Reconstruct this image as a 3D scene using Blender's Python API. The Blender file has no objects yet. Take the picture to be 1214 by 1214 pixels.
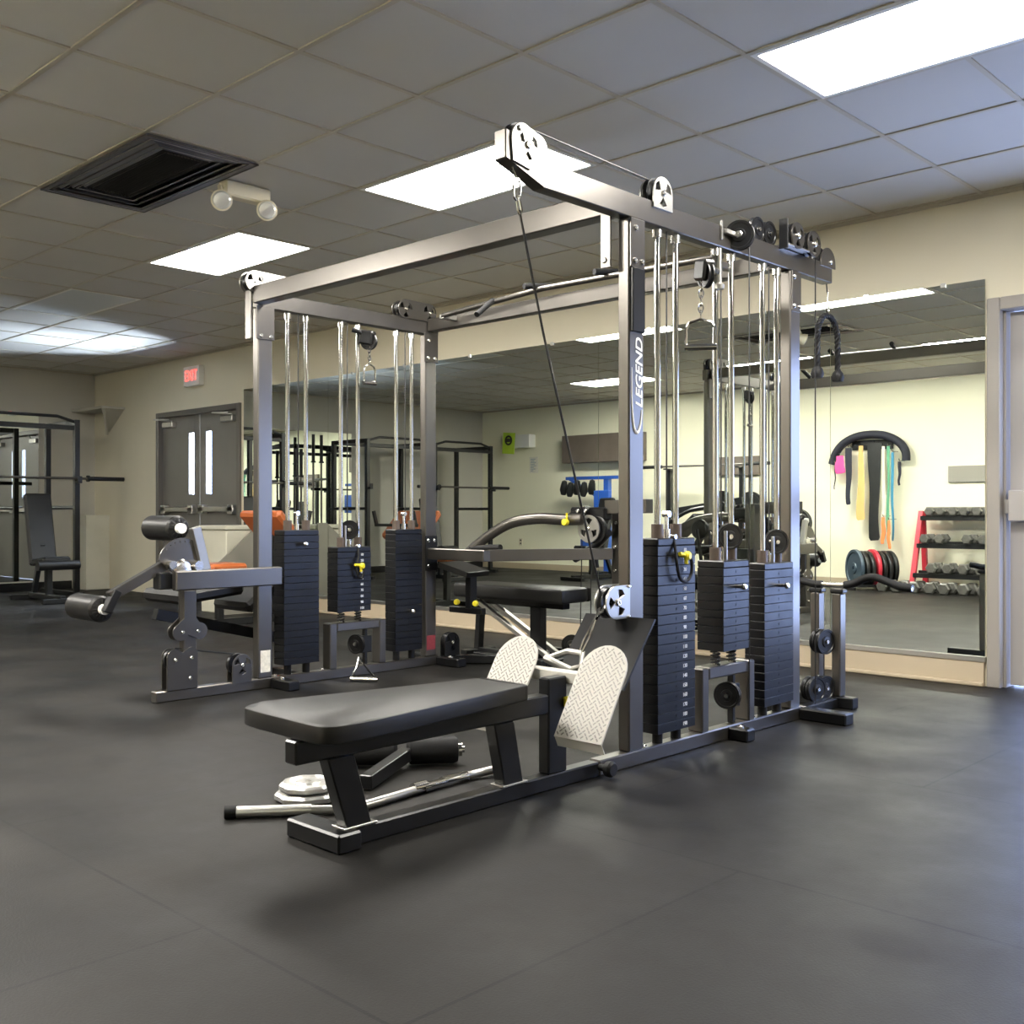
import bpy, bmesh, math, random
from mathutils import Vector, Matrix, Euler
random.seed(7)
PI = math.pi
SC = bpy.context.scene
COL = SC.collection
V = Vector

# ------------------------------------------------------------------ materials
def new_mat(name):
    m = bpy.data.materials.new(name); m.use_nodes = True
    nt = m.node_tree
    return m, nt, nt.nodes['Principled BSDF']

def mat(name, col, rough=0.5, metal=0.0, spec=0.5, noise=0.0, nscale=20.0, bump=0.0, bscale=200.0, coat=0.0, rnoise=0.0):
    m, nt, b = new_mat(name)
    c = (*col, 1.0)
    b.inputs['Base Color'].default_value = c
    b.inputs['Roughness'].default_value = rough
    b.inputs['Metallic'].default_value = metal
    b.inputs['Specular IOR Level'].default_value = spec
    b.inputs['Coat Weight'].default_value = coat
    tc = nt.nodes.new('ShaderNodeTexCoord')
    if noise or rnoise:
        n = nt.nodes.new('ShaderNodeTexNoise'); n.inputs['Scale'].default_value = nscale
        n.inputs['Detail'].default_value = 6
        nt.links.new(tc.outputs['Object'], n.inputs['Vector'])
        if noise:
            r = nt.nodes.new('ShaderNodeMapRange')
            r.inputs['From Min'].default_value = 0.3; r.inputs['From Max'].default_value = 0.7
            r.inputs['To Min'].default_value = 1 - noise; r.inputs['To Max'].default_value = 1 + noise
            nt.links.new(n.outputs['Fac'], r.inputs['Value'])
            mx = nt.nodes.new('ShaderNodeVectorMath'); mx.operation = 'SCALE'
            mx.inputs[0].default_value = col
            nt.links.new(r.outputs['Result'], mx.inputs['Scale'])
            nt.links.new(mx.outputs['Vector'], b.inputs['Base Color'])
        if rnoise:
            r2 = nt.nodes.new('ShaderNodeMapRange')
            r2.inputs['From Min'].default_value = 0.3; r2.inputs['From Max'].default_value = 0.7
            r2.inputs['To Min'].default_value = rough - rnoise; r2.inputs['To Max'].default_value = rough + rnoise
            nt.links.new(n.outputs['Fac'], r2.inputs['Value'])
            nt.links.new(r2.outputs['Result'], b.inputs['Roughness'])
    if bump:
        n2 = nt.nodes.new('ShaderNodeTexNoise'); n2.inputs['Scale'].default_value = bscale
        nt.links.new(tc.outputs['Object'], n2.inputs['Vector'])
        bp = nt.nodes.new('ShaderNodeBump'); bp.inputs['Strength'].default_value = bump
        bp.inputs['Distance'].default_value = 0.002
        nt.links.new(n2.outputs['Fac'], bp.inputs['Height'])
        nt.links.new(bp.outputs['Normal'], b.inputs['Normal'])
    return m

def emis(name, col, strength):
    m, nt, b = new_mat(name)
    b.inputs['Base Color'].default_value = (*[min(1, x) for x in col], 1)
    b.inputs['Emission Color'].default_value = (*col, 1)
    b.inputs['Emission Strength'].default_value = strength
    return m

M = {}
M['frame'] = mat('gunmetal_powder_coat', (0.145, 0.135, 0.123), 0.29, 0.88, noise=0.03, nscale=7, rnoise=0.012)
M['frame_dark'] = mat('black_powder_coat', (0.008, 0.0082, 0.009), 0.30, 0.0, spec=0.4, noise=0.1, nscale=12)
M['plate_metal'] = mat('satin_steel_plate', (0.42, 0.41, 0.38), 0.34, 0.9, noise=0.06, nscale=8)
M['chrome'] = mat('chrome', (0.50, 0.49, 0.465), 0.11, 1.0, rnoise=0.03, nscale=30)
M['bolt'] = mat('bright_bolt', (0.82, 0.80, 0.76), 0.22, 1.0)
M['stack'] = mat('black_weight_stack', (0.004, 0.0044, 0.006), 0.36, 0.0, spec=0.32, noise=0.15, nscale=14, rnoise=0.05)
M['vinyl'] = mat('black_vinyl', (0.007, 0.0068, 0.0066), 0.42, 0, spec=0.42, bump=0.10, bscale=600, noise=0.1, nscale=5)
M['rubber'] = mat('black_rubber', (0.007, 0.007, 0.0075), 0.6, 0, spec=0.3, bump=0.2, bscale=400)
M['wheel'] = mat('black_nylon_wheel', (0.006, 0.006, 0.0065), 0.33, 0)
M['cable'] = mat('black_cable', (0.012, 0.012, 0.013), 0.4, 0)
M['yellow'] = mat('yellow_plastic', (0.85, 0.72, 0.03), 0.35)
M['white'] = mat('white_paint', (0.85, 0.84, 0.80), 0.5)
M['digits'] = mat('white_print', (0.75, 0.76, 0.78), 0.5)
M['sticker'] = mat('paper_sticker', (0.75, 0.72, 0.62), 0.6, noise=0.15, nscale=60)
M['redsticker'] = mat('red_sticker', (0.22, 0.03, 0.035), 0.5, noise=0.2, nscale=60)
M['tread'] = mat('diamond_plate', (0.52, 0.50, 0.46), 0.5, 0.0, spec=0.3)
M['lug_shaded'] = mat('diamond_plate_lug_shaded', (0.14, 0.13, 0.12), 0.4, 0.2)  # same metal as the plate; shading of the raised lugs put into a darker colour
M['silver'] = mat('worn_silver', (0.74, 0.73, 0.70), 0.33, 1.0)
M['orange'] = mat('orange_vinyl', (0.42, 0.11, 0.03), 0.42, noise=0.08, nscale=6)
M['red'] = mat('red_paint', (0.55, 0.03, 0.05), 0.35)
M['blue'] = mat('blue_vinyl', (0.02, 0.08, 0.35), 0.4)
M['bluegrey'] = mat('blue_grey_iron', (0.05, 0.075, 0.10), 0.4, 0.3)
M['iron'] = mat('dark_cast_iron', (0.018, 0.019, 0.0185), 0.42, 0.3, noise=0.15, nscale=25)
M['hexiron'] = mat('grey_cast_iron', (0.16, 0.155, 0.14), 0.38, 0.6, noise=0.2, nscale=30)
M['rackblack'] = mat('rack_black_paint', (0.008, 0.0085, 0.009), 0.35, 0.0)
M['brown'] = mat('brown_laminate', (0.13, 0.105, 0.085), 0.5, noise=0.1, nscale=6)
M['cream'] = mat('cream_metal', (0.58, 0.56, 0.46), 0.45, noise=0.04, nscale=5)
M['olive'] = mat('grey_olive_panel', (0.24, 0.225, 0.19), 0.5)
M['gold'] = mat('tan_fabric', (0.55, 0.35, 0.12), 0.7)
M['green'] = mat('green_rubber', (0.08, 0.28, 0.16), 0.5)
M['teal'] = mat('teal_rubber', (0.02, 0.18, 0.30), 0.5)
M['pink'] = mat('magenta_rubber', (0.65, 0.05, 0.22), 0.5)
M['orangeband'] = mat('orange_rubber', (0.75, 0.20, 0.06), 0.5)
M['navy'] = mat('navy_fabric', (0.006, 0.007, 0.016), 0.7)
M['lime'] = mat('lime_card', (0.50, 0.70, 0.05), 0.6)
M['black'] = mat('matt_black', (0.008, 0.008, 0.009), 0.7)
M['doorpaint'] = mat('taupe_door_paint', (0.155, 0.145, 0.13), 0.38, 0, noise=0.05, nscale=3)
M['doorframe'] = mat('dark_door_frame', (0.12, 0.11, 0.095), 0.4)
M['framepaint'] = mat('taupe_frame_paint', (0.30, 0.275, 0.25), 0.42)
M['leaf2'] = mat('beige_door_paint', (0.36, 0.34, 0.33), 0.32)
M['alu'] = mat('brushed_aluminium', (0.55, 0.54, 0.52), 0.35, 1.0)
M['ventmetal'] = mat('dark_vent_louvre', (0.15, 0.15, 0.17), 0.3, 0.5)
M['ivory'] = mat('ivory_plastic', (0.70, 0.64, 0.48), 0.4)
M['lens'] = mat('clear_lens', (0.75, 0.75, 0.72), 0.08, 0.3)
M['bronze'] = mat('bronze_weight_tube', (0.10, 0.075, 0.06), 0.45, 0.3)

# mirror, slightly green silvered glass
M['mirror'], nt, b = new_mat('mirror_glass')
b.inputs['Base Color'].default_value = (0.80, 0.845, 0.80, 1); b.inputs['Metallic'].default_value = 1; b.inputs['Roughness'].default_value = 0.004
# thin clear glass
M['glass'] = bpy.data.materials.new('clear_glass'); M['glass'].use_nodes = True
nt = M['glass'].node_tree; nt.nodes.clear()
o = nt.nodes.new('ShaderNodeOutputMaterial'); mx = nt.nodes.new('ShaderNodeMixShader'); tr = nt.nodes.new('ShaderNodeBsdfTransparent'); gl = nt.nodes.new('ShaderNodeBsdfGlossy')
gl.inputs['Roughness'].default_value = 0.02; tr.inputs['Color'].default_value = (0.95, 0.97, 0.98, 1); mx.inputs[0].default_value = 0.06
nt.links.new(tr.outputs[0], mx.inputs[1]); nt.links.new(gl.outputs[0], mx.inputs[2]); nt.links.new(mx.outputs[0], o.inputs[0])

# walls: painted blockwork
def wall_mat(name, col, block=True):
    m, nt, b = new_mat(name)
    N, L = nt.nodes, nt.links
    tc = N.new('ShaderNodeTexCoord')
    n = N.new('ShaderNodeTexNoise'); n.inputs['Scale'].default_value = 1.3; n.inputs['Detail'].default_value = 5
    L.new(tc.outputs['Object'], n.inputs['Vector'])
    r = N.new('ShaderNodeMapRange'); r.inputs['To Min'].default_value = 0.93; r.inputs['To Max'].default_value = 1.06
    L.new(n.outputs['Fac'], r.inputs['Value'])
    s = N.new('ShaderNodeVectorMath'); s.operation = 'SCALE'; s.inputs[0].default_value = col
    L.new(r.outputs['Result'], s.inputs['Scale']); L.new(s.outputs['Vector'], b.inputs['Base Color'])
    b.inputs['Roughness'].default_value = 0.6
    n2 = N.new('ShaderNodeTexNoise'); n2.inputs['Scale'].default_value = 90; L.new(tc.outputs['Object'], n2.inputs['Vector'])
    bp = N.new('ShaderNodeBump'); bp.inputs['Strength'].default_value = 0.15; bp.inputs['Distance'].default_value = 0.002
    L.new(n2.outputs['Fac'], bp.inputs['Height']); L.new(bp.outputs['Normal'], b.inputs['Normal'])
    return m
M['wall'] = wall_mat('cream_wall_paint', (0.70, 0.645, 0.50))
M['wall_grey'] = wall_mat('warm_grey_wall_paint', (0.50, 0.48, 0.42))
M['wall_near'] = wall_mat('pale_wall_paint', (0.88, 0.85, 0.655))
M['plinth'] = wall_mat('tan_wall_base', (0.46, 0.38, 0.27))

# rubber mat floor with staggered seams
m, nt, b = new_mat('black_rubber_matting'); M['floor'] = m
N, L = nt.nodes, nt.links
tc = N.new('ShaderNodeTexCoord')
mp = N.new('ShaderNodeMapping'); L.new(tc.outputs['Object'], mp.inputs['Vector'])
mp.inputs['Location'].default_value = (2.22 + 1.83 * 8, -1.27 + 1.2 * 6, 0)
br = N.new('ShaderNodeTexBrick'); br.inputs['Scale'].default_value = 1.0
br.inputs['Brick Width'].default_value = 1.83; br.inputs['Row Height'].default_value = 1.2
br.inputs['Mortar Size'].default_value = 0.006; br.inputs['Mortar Smooth'].default_value = 0.3; br.offset = 0.62; br.offset_frequency = 2
L.new(mp.outputs['Vector'], br.inputs['Vector'])
br.inputs['Color1'].default_value = (1, 1, 1, 1); br.inputs['Color2'].default_value = (0.86, 0.86, 0.86, 1); br.inputs['Mortar'].default_value = (0.04, 0.04, 0.04, 1)
n1 = N.new('ShaderNodeTexNoise'); n1.inputs['Scale'].default_value = 1.6; n1.inputs['Detail'].default_value = 8; n1.inputs['Roughness'].default_value = 0.62
L.new(tc.outputs['Object'], n1.inputs['Vector'])
n3 = N.new('ShaderNodeTexNoise'); n3.inputs['Scale'].default_value = 160; n3.inputs['Detail'].default_value = 2
L.new(tc.outputs['Object'], n3.inputs['Vector'])
r1 = N.new('ShaderNodeMapRange'); r1.inputs['From Min'].default_value = 0.33; r1.inputs['From Max'].default_value = 0.7; r1.inputs['To Min'].default_value = 0.3; r1.inputs['To Max'].default_value = 2.3
L.new(n1.outputs['Fac'], r1.inputs['Value'])
r3 = N.new('ShaderNodeMapRange'); r3.inputs['From Min'].default_value = 0.3; r3.inputs['From Max'].default_value = 0.7; r3.inputs['To Min'].default_value = 0.85; r3.inputs['To Max'].default_value = 1.15
L.new(n3.outputs['Fac'], r3.inputs['Value'])
mu = N.new('ShaderNodeMath'); mu.operation = 'MULTIPLY'; L.new(r1.outputs[0], mu.inputs[0]); L.new(r3.outputs[0], mu.inputs[1])
sc1 = N.new('ShaderNodeVectorMath'); sc1.operation = 'SCALE'; sc1.inputs[0].default_value = (0.0072, 0.0064, 0.0054); L.new(mu.outputs[0], sc1.inputs['Scale'])
mc = N.new('ShaderNodeVectorMath'); mc.operation = 'MULTIPLY'; L.new(sc1.outputs['Vector'], mc.inputs[0]); L.new(br.outputs['Color'], mc.inputs[1])
L.new(mc.outputs['Vector'], b.inputs['Base Color'])
rr = N.new('ShaderNodeMapRange'); rr.inputs['From Min'].default_value = 0.3; rr.inputs['From Max'].default_value = 0.7; rr.inputs['To Min'].default_value = 0.45; rr.inputs['To Max'].default_value = 0.66; b.inputs['Specular IOR Level'].default_value = 0.26
L.new(n1.outputs['Fac'], rr.inputs['Value']); L.new(rr.outputs[0], b.inputs['Roughness'])
bp = N.new('ShaderNodeBump'); bp.inputs['Strength'].default_value = 0.25; bp.inputs['Distance'].default_value = 0.002
L.new(n3.outputs['Fac'], bp.inputs['Height']); L.new(bp.outputs['Normal'], b.inputs['Normal'])

# ceiling tiles
m, nt, b = new_mat('acoustic_ceiling_tile'); M['tile'] = m
N, L = nt.nodes, nt.links
tc = N.new('ShaderNodeTexCoord')
n1 = N.new('ShaderNodeTexNoise'); n1.inputs['Scale'].default_value = 0.9; n1.inputs['Detail'].default_value = 4; L.new(tc.outputs['Object'], n1.inputs['Vector'])
n2 = N.new('ShaderNodeTexNoise'); n2.inputs['Scale'].default_value = 140; L.new(tc.outputs['Object'], n2.inputs['Vector'])
r1 = N.new('ShaderNodeMapRange'); r1.inputs['To Min'].default_value = 0.9; r1.inputs['To Max'].default_value = 1.1; L.new(n1.outputs['Fac'], r1.inputs['Value'])
s = N.new('ShaderNodeVectorMath'); s.operation = 'SCALE'; s.inputs[0].default_value = (0.54, 0.525, 0.49); L.new(r1.outputs[0], s.inputs['Scale']); L.new(s.outputs['Vector'], b.inputs['Base Color'])
b.inputs['Roughness'].default_value = 0.75
bp = N.new('ShaderNodeBump'); bp.inputs['Strength'].default_value = 0.3; bp.inputs['Distance'].default_value = 0.002; L.new(n2.outputs['Fac'], bp.inputs['Height']); L.new(bp.outputs['Normal'], b.inputs['Normal'])
M['tbar'] = mat('ceiling_t_bar', (0.46, 0.42, 0.34), 0.35)
M['lamp'] = emis('lit_diffuser', (1.0, 0.96, 0.885), 38.0)
M['lamp_row'] = emis('lit_diffuser_row', (1.0, 0.96, 0.885), 72.0)
M['lamp_off'] = mat('unlit_diffuser', (0.62, 0.66, 0.68), 0.35)
M['exitred'] = emis('exit_red', (1.0, 0.12, 0.10), 1.6)

# ------------------------------------------------------------------ mesh helpers
def rotm(rot):
    return Euler(rot).to_matrix().to_4x4() if not isinstance(rot, Matrix) else rot.to_4x4()

def box(bm, c, s, rot=(0, 0, 0), bev=0.0):
    g = bmesh.ops.create_cube(bm, size=1.0)
    vs = g['verts']
    bmesh.ops.scale(bm, vec=V(s), verts=vs)
    if bev:
        es = list({e for v in vs for e in v.link_edges})
        r = bmesh.ops.bevel(bm, geom=es, offset=min(bev, min(s) * 0.3), segments=1, affect='EDGES')
        vs = list({v for f in r['faces'] for v in f.verts} | {v for v in vs if v.is_valid})
    bmesh.ops.transform(bm, matrix=Matrix.Translation(V(c)) @ rotm(rot), verts=vs)
    return bm

def bb(bm, x0, x1, y0, y1, z0, z1, bev=0.003):
    return box(bm, ((x0 + x1) / 2, (y0 + y1) / 2, (z0 + z1) / 2), (abs(x1 - x0), abs(y1 - y0), abs(z1 - z0)), bev=bev)

def basis(d):
    d = V(d).normalized()
    up = V((0, 0, 1)) if abs(d.z) < 0.95 else V((1, 0, 0))
    x = up.cross(d).normalized(); y = d.cross(x).normalized()
    return x, y, d

def bar(bm, p0, p1, w, h, bev=0.003):
    """rectangular tube from p0 to p1; w sideways, h upwards"""
    p0, p1 = V(p0), V(p1)
    x, y, d = basis(p1 - p0)
    R = Matrix((x, y, d)).transposed()
    return box(bm, (p0 + p1) / 2, (w, h, (p1 - p0).length), R, bev)

def cyl(bm, p0, p1, r, seg=20, r2=None):
    p0, p1 = V(p0), V(p1)
    x, y, d = basis(p1 - p0)
    R = Matrix((x, y, d)).transposed().to_4x4()
    g = bmesh.ops.create_cone(bm, cap_ends=True, cap_tris=False, segments=seg, radius1=r, radius2=r if r2 is None else r2, depth=(p1 - p0).length)
    bmesh.ops.transform(bm, matrix=Matrix.Translation((p0 + p1) / 2) @ R, verts=g['verts'])
    return bm

def lathe(bm, c, axis, prof, seg=28):
    """prof: (radius, height along axis) list; closed at ends if radius 0"""
    x, y, d = basis(axis); c = V(c)
    rings = []
    for r, h in prof:
        if r < 1e-6:
            rings.append([bm.verts.new(c + d * h)])
        else:
            rings.append([bm.verts.new(c + d * h + (x * math.cos(2 * PI * i / seg) + y * math.sin(2 * PI * i / seg)) * r) for i in range(seg)])
    for a, b_ in zip(rings[:-1], rings[1:]):
        for i in range(seg):
            j = (i + 1) % seg
            if len(a) == 1 and len(b_) == 1: continue
            if len(a) == 1: bm.faces.new((a[0], b_[j], b_[i]))
            elif len(b_) == 1: bm.faces.new((a[i], a[j], b_[0]))
            else: bm.faces.new((a[i], a[j], b_[j], b_[i]))
    return bm

def catmull(pts, n=6, closed=False):
    P = [V(p) for p in pts]; out = []
    m = len(P); rng = range(m if closed else m - 1)
    for i in rng:
        if closed: a, b_, c, d = P[(i - 1) % m], P[i], P[(i + 1) % m], P[(i + 2) % m]
        else: a, b_, c, d = P[max(i - 1, 0)], P[i], P[i + 1], P[min(i + 2, m - 1)]
        for k in range(n):
            t = k / n
            out.append(0.5 * ((2 * b_) + (c - a) * t + (2 * a - 5 * b_ + 4 * c - d) * t * t + (-a + 3 * b_ - 3 * c + d) * t ** 3))
    if not closed: out.append(P[-1])
    return out

def tube(bm, pts, r, seg=10, closed=False, smooth=0, squash=None):
    P = catmull(pts, smooth, closed) if smooth else [V(p) for p in pts]
    n = len(P); rings = []
    ref = None
    for i, p in enumerate(P):
        if closed: t = (P[(i + 1) % n] - P[i - 1])
        else: t = P[min(i + 1, n - 1)] - P[max(i - 1, 0)]
        t.normalize()
        if ref is None:
            ref = V((0, 0, 1)) if abs(t.z) < 0.9 else V((1, 0, 0))
        x = ref - t * ref.dot(t); x.normalize(); y = t.cross(x); ref = x
        rr = r(i / (n - 1)) if callable(r) else r
        sx, sy = squash if squash else (1, 1)
        rings.append([bm.verts.new(p + (x * math.cos(2 * PI * k / seg) * sx + y * math.sin(2 * PI * k / seg) * sy) * rr) for k in range(seg)])
    pairs = list(zip(rings[:-1], rings[1:])) + ([(rings[-1], rings[0])] if closed else [])
    for a, b_ in pairs:
        for k in range(seg):
            j = (k + 1) % seg
            bm.faces.new((a[k], a[j], b_[j], b_[k]))
    if not closed:
        bm.faces.new(list(reversed(rings[0]))); bm.faces.new(rings[-1])
    return bm

def prism(bm, pts, ext):
    """closed polygon of 3D points extruded by vector ext"""
    ext = V(ext)
    a = [bm.verts.new(V(p)) for p in pts]; b_ = [bm.verts.new(V(p) + ext) for p in pts]
    bm.faces.new(a); bm.faces.new(list(reversed(b_)))
    for i in range(len(a)):
        j = (i + 1) % len(a)
        bm.faces.new((a[j], a[i], b_[i], b_[j]))
    return bm

def curve_plate(loops, thick, c, ux, uy):
    """flat plate with holes; loops of 2D points; ux,uy world axes; returns bmesh"""
    cu = bpy.data.curves.new('tmp', 'CURVE'); cu.dimensions = '2D'; cu.fill_mode = 'BOTH'; cu.extrude = thick / 2; cu.bevel_depth = 0.0008
    for lp in loops:
        s = cu.splines.new('POLY'); s.points.add(len(lp) - 1); s.use_cyclic_u = True
        for p, q in zip(s.points, lp): p.co = (q[0], q[1], 0, 1)
    ob = bpy.data.objects.new('tmp', cu)
    me = bpy.data.meshes.new_from_object(ob)
    bm = bmesh.new(); bm.from_mesh(me)
    ux, uy = V(ux).normalized(), V(uy).normalized(); uz = ux.cross(uy)
    R = Matrix((ux, uy, uz)).transposed().to_4x4()
    bmesh.ops.transform(bm, matrix=Matrix.Translation(V(c)) @ R, verts=bm.verts)
    bpy.data.objects.remove(ob); bpy.data.curves.remove(cu); bpy.data.meshes.remove(me)
    return bm

def text_bm(txt, size, c, ux, uy, extr=0.0006, shear=0.0, sx=1.0):
    cu = bpy.data.curves.new('tmp', 'FONT'); cu.body = txt; cu.size = size; cu.extrude = extr; cu.align_x = 'CENTER'; cu.align_y = 'CENTER'; cu.shear = shear
    cu.offset = size * 0.012
    ob = bpy.data.objects.new('tmp', cu)
    me = bpy.data.meshes.new_from_object(ob)
    bm = bmesh.new(); bm.from_mesh(me)
    bmesh.ops.scale(bm, vec=(sx, 1, 1), verts=bm.verts)
    ux, uy = V(ux).normalized(), V(uy).normalized(); uz = ux.cross(uy)
    R = Matrix((ux, uy, uz)).transposed().to_4x4()
    bmesh.ops.transform(bm, matrix=Matrix.Translation(V(c)) @ R, verts=bm.verts)
    bpy.data.objects.remove(ob); bpy.data.curves.remove(cu); bpy.data.meshes.remove(me)
    return bm

def join(bm, other):
    me = bpy.data.meshes.new('tmp'); other.to_mesh(me); bm.from_mesh(me); bpy.data.meshes.remove(me); other.free(); return bm

def base_loc(p):
    """accumulated location of a parent chain"""
    l = V((0, 0, 0))
    while p is not None:
        l += V(p.location); p = p.parent
    return l

def obj(name, bm, m, parent=None, smooth=None, loc=None):
    """bm is in world coordinates; loc = origin of the object"""
    P = base_loc(parent) if parent else V((0, 0, 0))
    l = V(loc) if loc is not None else P
    bmesh.ops.translate(bm, vec=-l, verts=bm.verts)
    bmesh.ops.recalc_face_normals(bm, faces=bm.faces)
    me = bpy.data.meshes.new(name); bm.to_mesh(me); bm.free()
    me.materials.append(M[m] if isinstance(m, str) else m)
    for p in me.polygons: p.use_smooth = True
    me.set_sharp_from_angle(angle=math.radians(35))
    o = bpy.data.objects.new(name, me); COL.objects.link(o)
    o.location = l - P
    if parent: o.parent = parent
    return o

def thing(name, loc, label, cat, group=None):
    o = bpy.data.objects.new(name, None); COL.objects.link(o); o.location = loc
    o.empty_display_size = 0.1
    return tag(o, label, cat, group)

def tag(o, label, cat, group=None, kind=None):
    o['label'] = label; o['category'] = cat
    if group: o['group'] = group
    if kind: o['kind'] = kind
    return o

def struct(name, bm, m, parent=None):
    o = obj(name, bm, m, parent)
    if parent is None: o['kind'] = 'structure'
    return o

def copy_thing(src, loc, rz, label, group=None):
    r = src.copy(); COL.objects.link(r); r.location = loc; r.rotation_euler = (0, 0, rz); r['label'] = label
    if group: r['group'] = group
    for ch in list(src.children):
        c = ch.copy(); COL.objects.link(c); c.parent = r
        for g in list(ch.children):
            d = g.copy(); COL.objects.link(d); d.parent = c
    return r

BM = bmesh.new

# ------------------------------------------------------------------ room
XL, XR, YN, YB, H = -13.3, 2.6, -1.0, 6.045, 2.74
T = 0.15
struct('floor', bb(BM(), XL - T, XR + T, YN - T, YB + T, -0.1, 0, 0), 'floor')
struct('wall_left', bb(BM(), XL - T, XL, YN - T, YB + T, 0, H + 0.2, 0), 'wall_grey')
struct('wall_right', bb(BM(), XR, XR + T, YN - T, YB + T, 0, H + 0.2, 0), 'wall')
struct('wall_front', bb(BM(), XL, XR, YN - T, YN, 0, H + 0.2, 0), 'wall_near')
# mirror wall with two door openings
D1 = (-11.62, -9.80, 2.13); D2 = (-2.11, 0.15, 2.11)
bm = BM()
bb(bm, XL, D1[0], YB, YB + T, 0, H + 0.2, 0); bb(bm, D1[0], D1[1], YB, YB + T, D1[2], H + 0.2, 0)
bb(bm, D1[1], D2[0], YB, YB + T, 0, H + 0.2, 0); bb(bm, D2[0], D2[1], YB, YB + T, D2[2], H + 0.2, 0); bb(bm, D2[1], XR, YB, YB + T, 0, H + 0.2, 0)
struct('wall_back', bm, 'wall')

# ceiling: tiles and t-bar grid, with holes for the fixtures
GX, GY, G = -2.17, 2.95, 0.61
def cell(i, j): return (GX + i * G, GY + j * G)
lights = []          # (i, j, lit)
for i0 in (-12 - 4, -12, -8, -4, 0, 4):
    pass
for k in range(-3, 2):
    lights.append((4 * k, 1, k != -3))
for k in range(-3, 2):
    lights.append((4 * k, -4, k < 0))
vent_cells = {(-6, -1), (-5, -1)}
holes = set(vent_cells)
for i, j, lit in lights: holes |= {(i, j), (i + 1, j)}
bm = BM(); tb = BM()
i0 = math.floor((XL - GX) / G); i1 = math.ceil((XR - GX) / G); j0 = math.floor((YN - GY) / G); j1 = math.ceil((YB - GY) / G)
for i in range(i0, i1):
    for j in range(j0, j1):
        if (i, j) in holes: continue
        x, y = cell(i, j)
        xa, xb, ya, yb = max(x, XL), min(x + G, XR), max(y, YN), min(y + G, YB)
        if xb - xa < 0.01 or yb - ya < 0.01: continue
        e = 0.010
        v = [bm.verts.new(p) for p in ((xa, ya, H + 0.003), (xb, ya, H + 0.003), (xb, yb, H + 0.003), (xa, yb, H + 0.003))]
        bm.faces.new(v)
struct('ceiling', bm, 'tile')
for i in range(i0, i1 + 1):
    x = GX + i * G
    if XL < x < XR:
        for j in range(j0, j1):
            if (i, j) in holes and (i - 1, j) in holes: continue
            ya, yb = max(GY + j * G, YN), min(GY + (j + 1) * G, YB)
            if yb - ya > 0.01: bb(tb, x - 0.011, x + 0.011, ya, yb, H - 0.003, H + 0.004, 0)
for j in range(j0, j1 + 1):
    y = GY + j * G
    if YN < y < YB: bb(tb, XL, XR, y - 0.011, y + 0.011, H - 0.0035, H + 0.004, 0)
struct('trim_1', tb, 'tbar')
struct('trim_2', bb(BM(), XL - T, XR + T, YN - T, YB + T, H + 0.2, H + 0.25, 0), 'tile')
# wall angle moulding along the ceiling edge
bm = BM(); bb(bm, XL, XR, YB - 0.02, YB, H - 0.02, H + 0.002, 0); bb(bm, XL, XL + 0.02, YN, YB - 0.02, H - 0.02, H + 0.002, 0); bb(bm, XL + 0.02, XR, YN, YN + 0.02, H - 0.02, H + 0.002, 0)
struct('trim_3', bm, 'tbar')

LN = {(0, 1): 'bright ceiling light panel nearest the doorway at the right', (-4, 1): 'bright ceiling light panel behind the raised pulley arm of the gym',
      (-8, 1): 'lit ceiling light panel beyond the ivory emergency lamp', (-12, 1): 'unlit pale grey ceiling light panel at the far left'}
RN = ['leftmost', 'second from the left', 'in the middle', 'second from the right', 'rightmost']
for n, (i, j, lit) in enumerate(lights):
    x, y = cell(i, j)
    lab = LN.get((i, j), 'ceiling light panel %s in the row %s' % (RN[n % 5], 'over the machines' if j == 1 else 'along the dumbbell wall'))
    t = thing('ceiling_light', (x + G, y + G / 2, H), lab, 'ceiling light', 'recessed ceiling light panels')
    f = BM(); w = 0.022
    bb(f, x + 0.012, x + 2 * G - 0.012, y + 0.012, y + w + 0.012, H - 0.004, H + 0.05, 0); bb(f, x + 0.012, x + 2 * G - 0.012, y + G - w - 0.012, y + G - 0.012, H - 0.004, H + 0.05, 0)
    bb(f, x + 0.012, x + w + 0.012, y + w + 0.012, y + G - w - 0.012, H - 0.004, H + 0.05, 0); bb(f, x + 2 * G - w - 0.012, x + 2 * G - 0.012, y + w + 0.012, y + G - w - 0.012, H - 0.004, H + 0.05, 0)
    bb(f, x + 0.012, x + 2 * G - 0.012, y + 0.012, y + G - 0.012, H + 0.05, H + 0.08, 0)
    obj('frame', f, 'white', t)
    obj('diffuser', bb(BM(), x + w + 0.012, x + 2 * G - w - 0.012, y + w + 0.012, y + G - w - 0.012, H + 0.001, H + 0.012, 0), ('lamp' if j == 1 else 'lamp_row') if lit else 'lamp_off', t)

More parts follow.
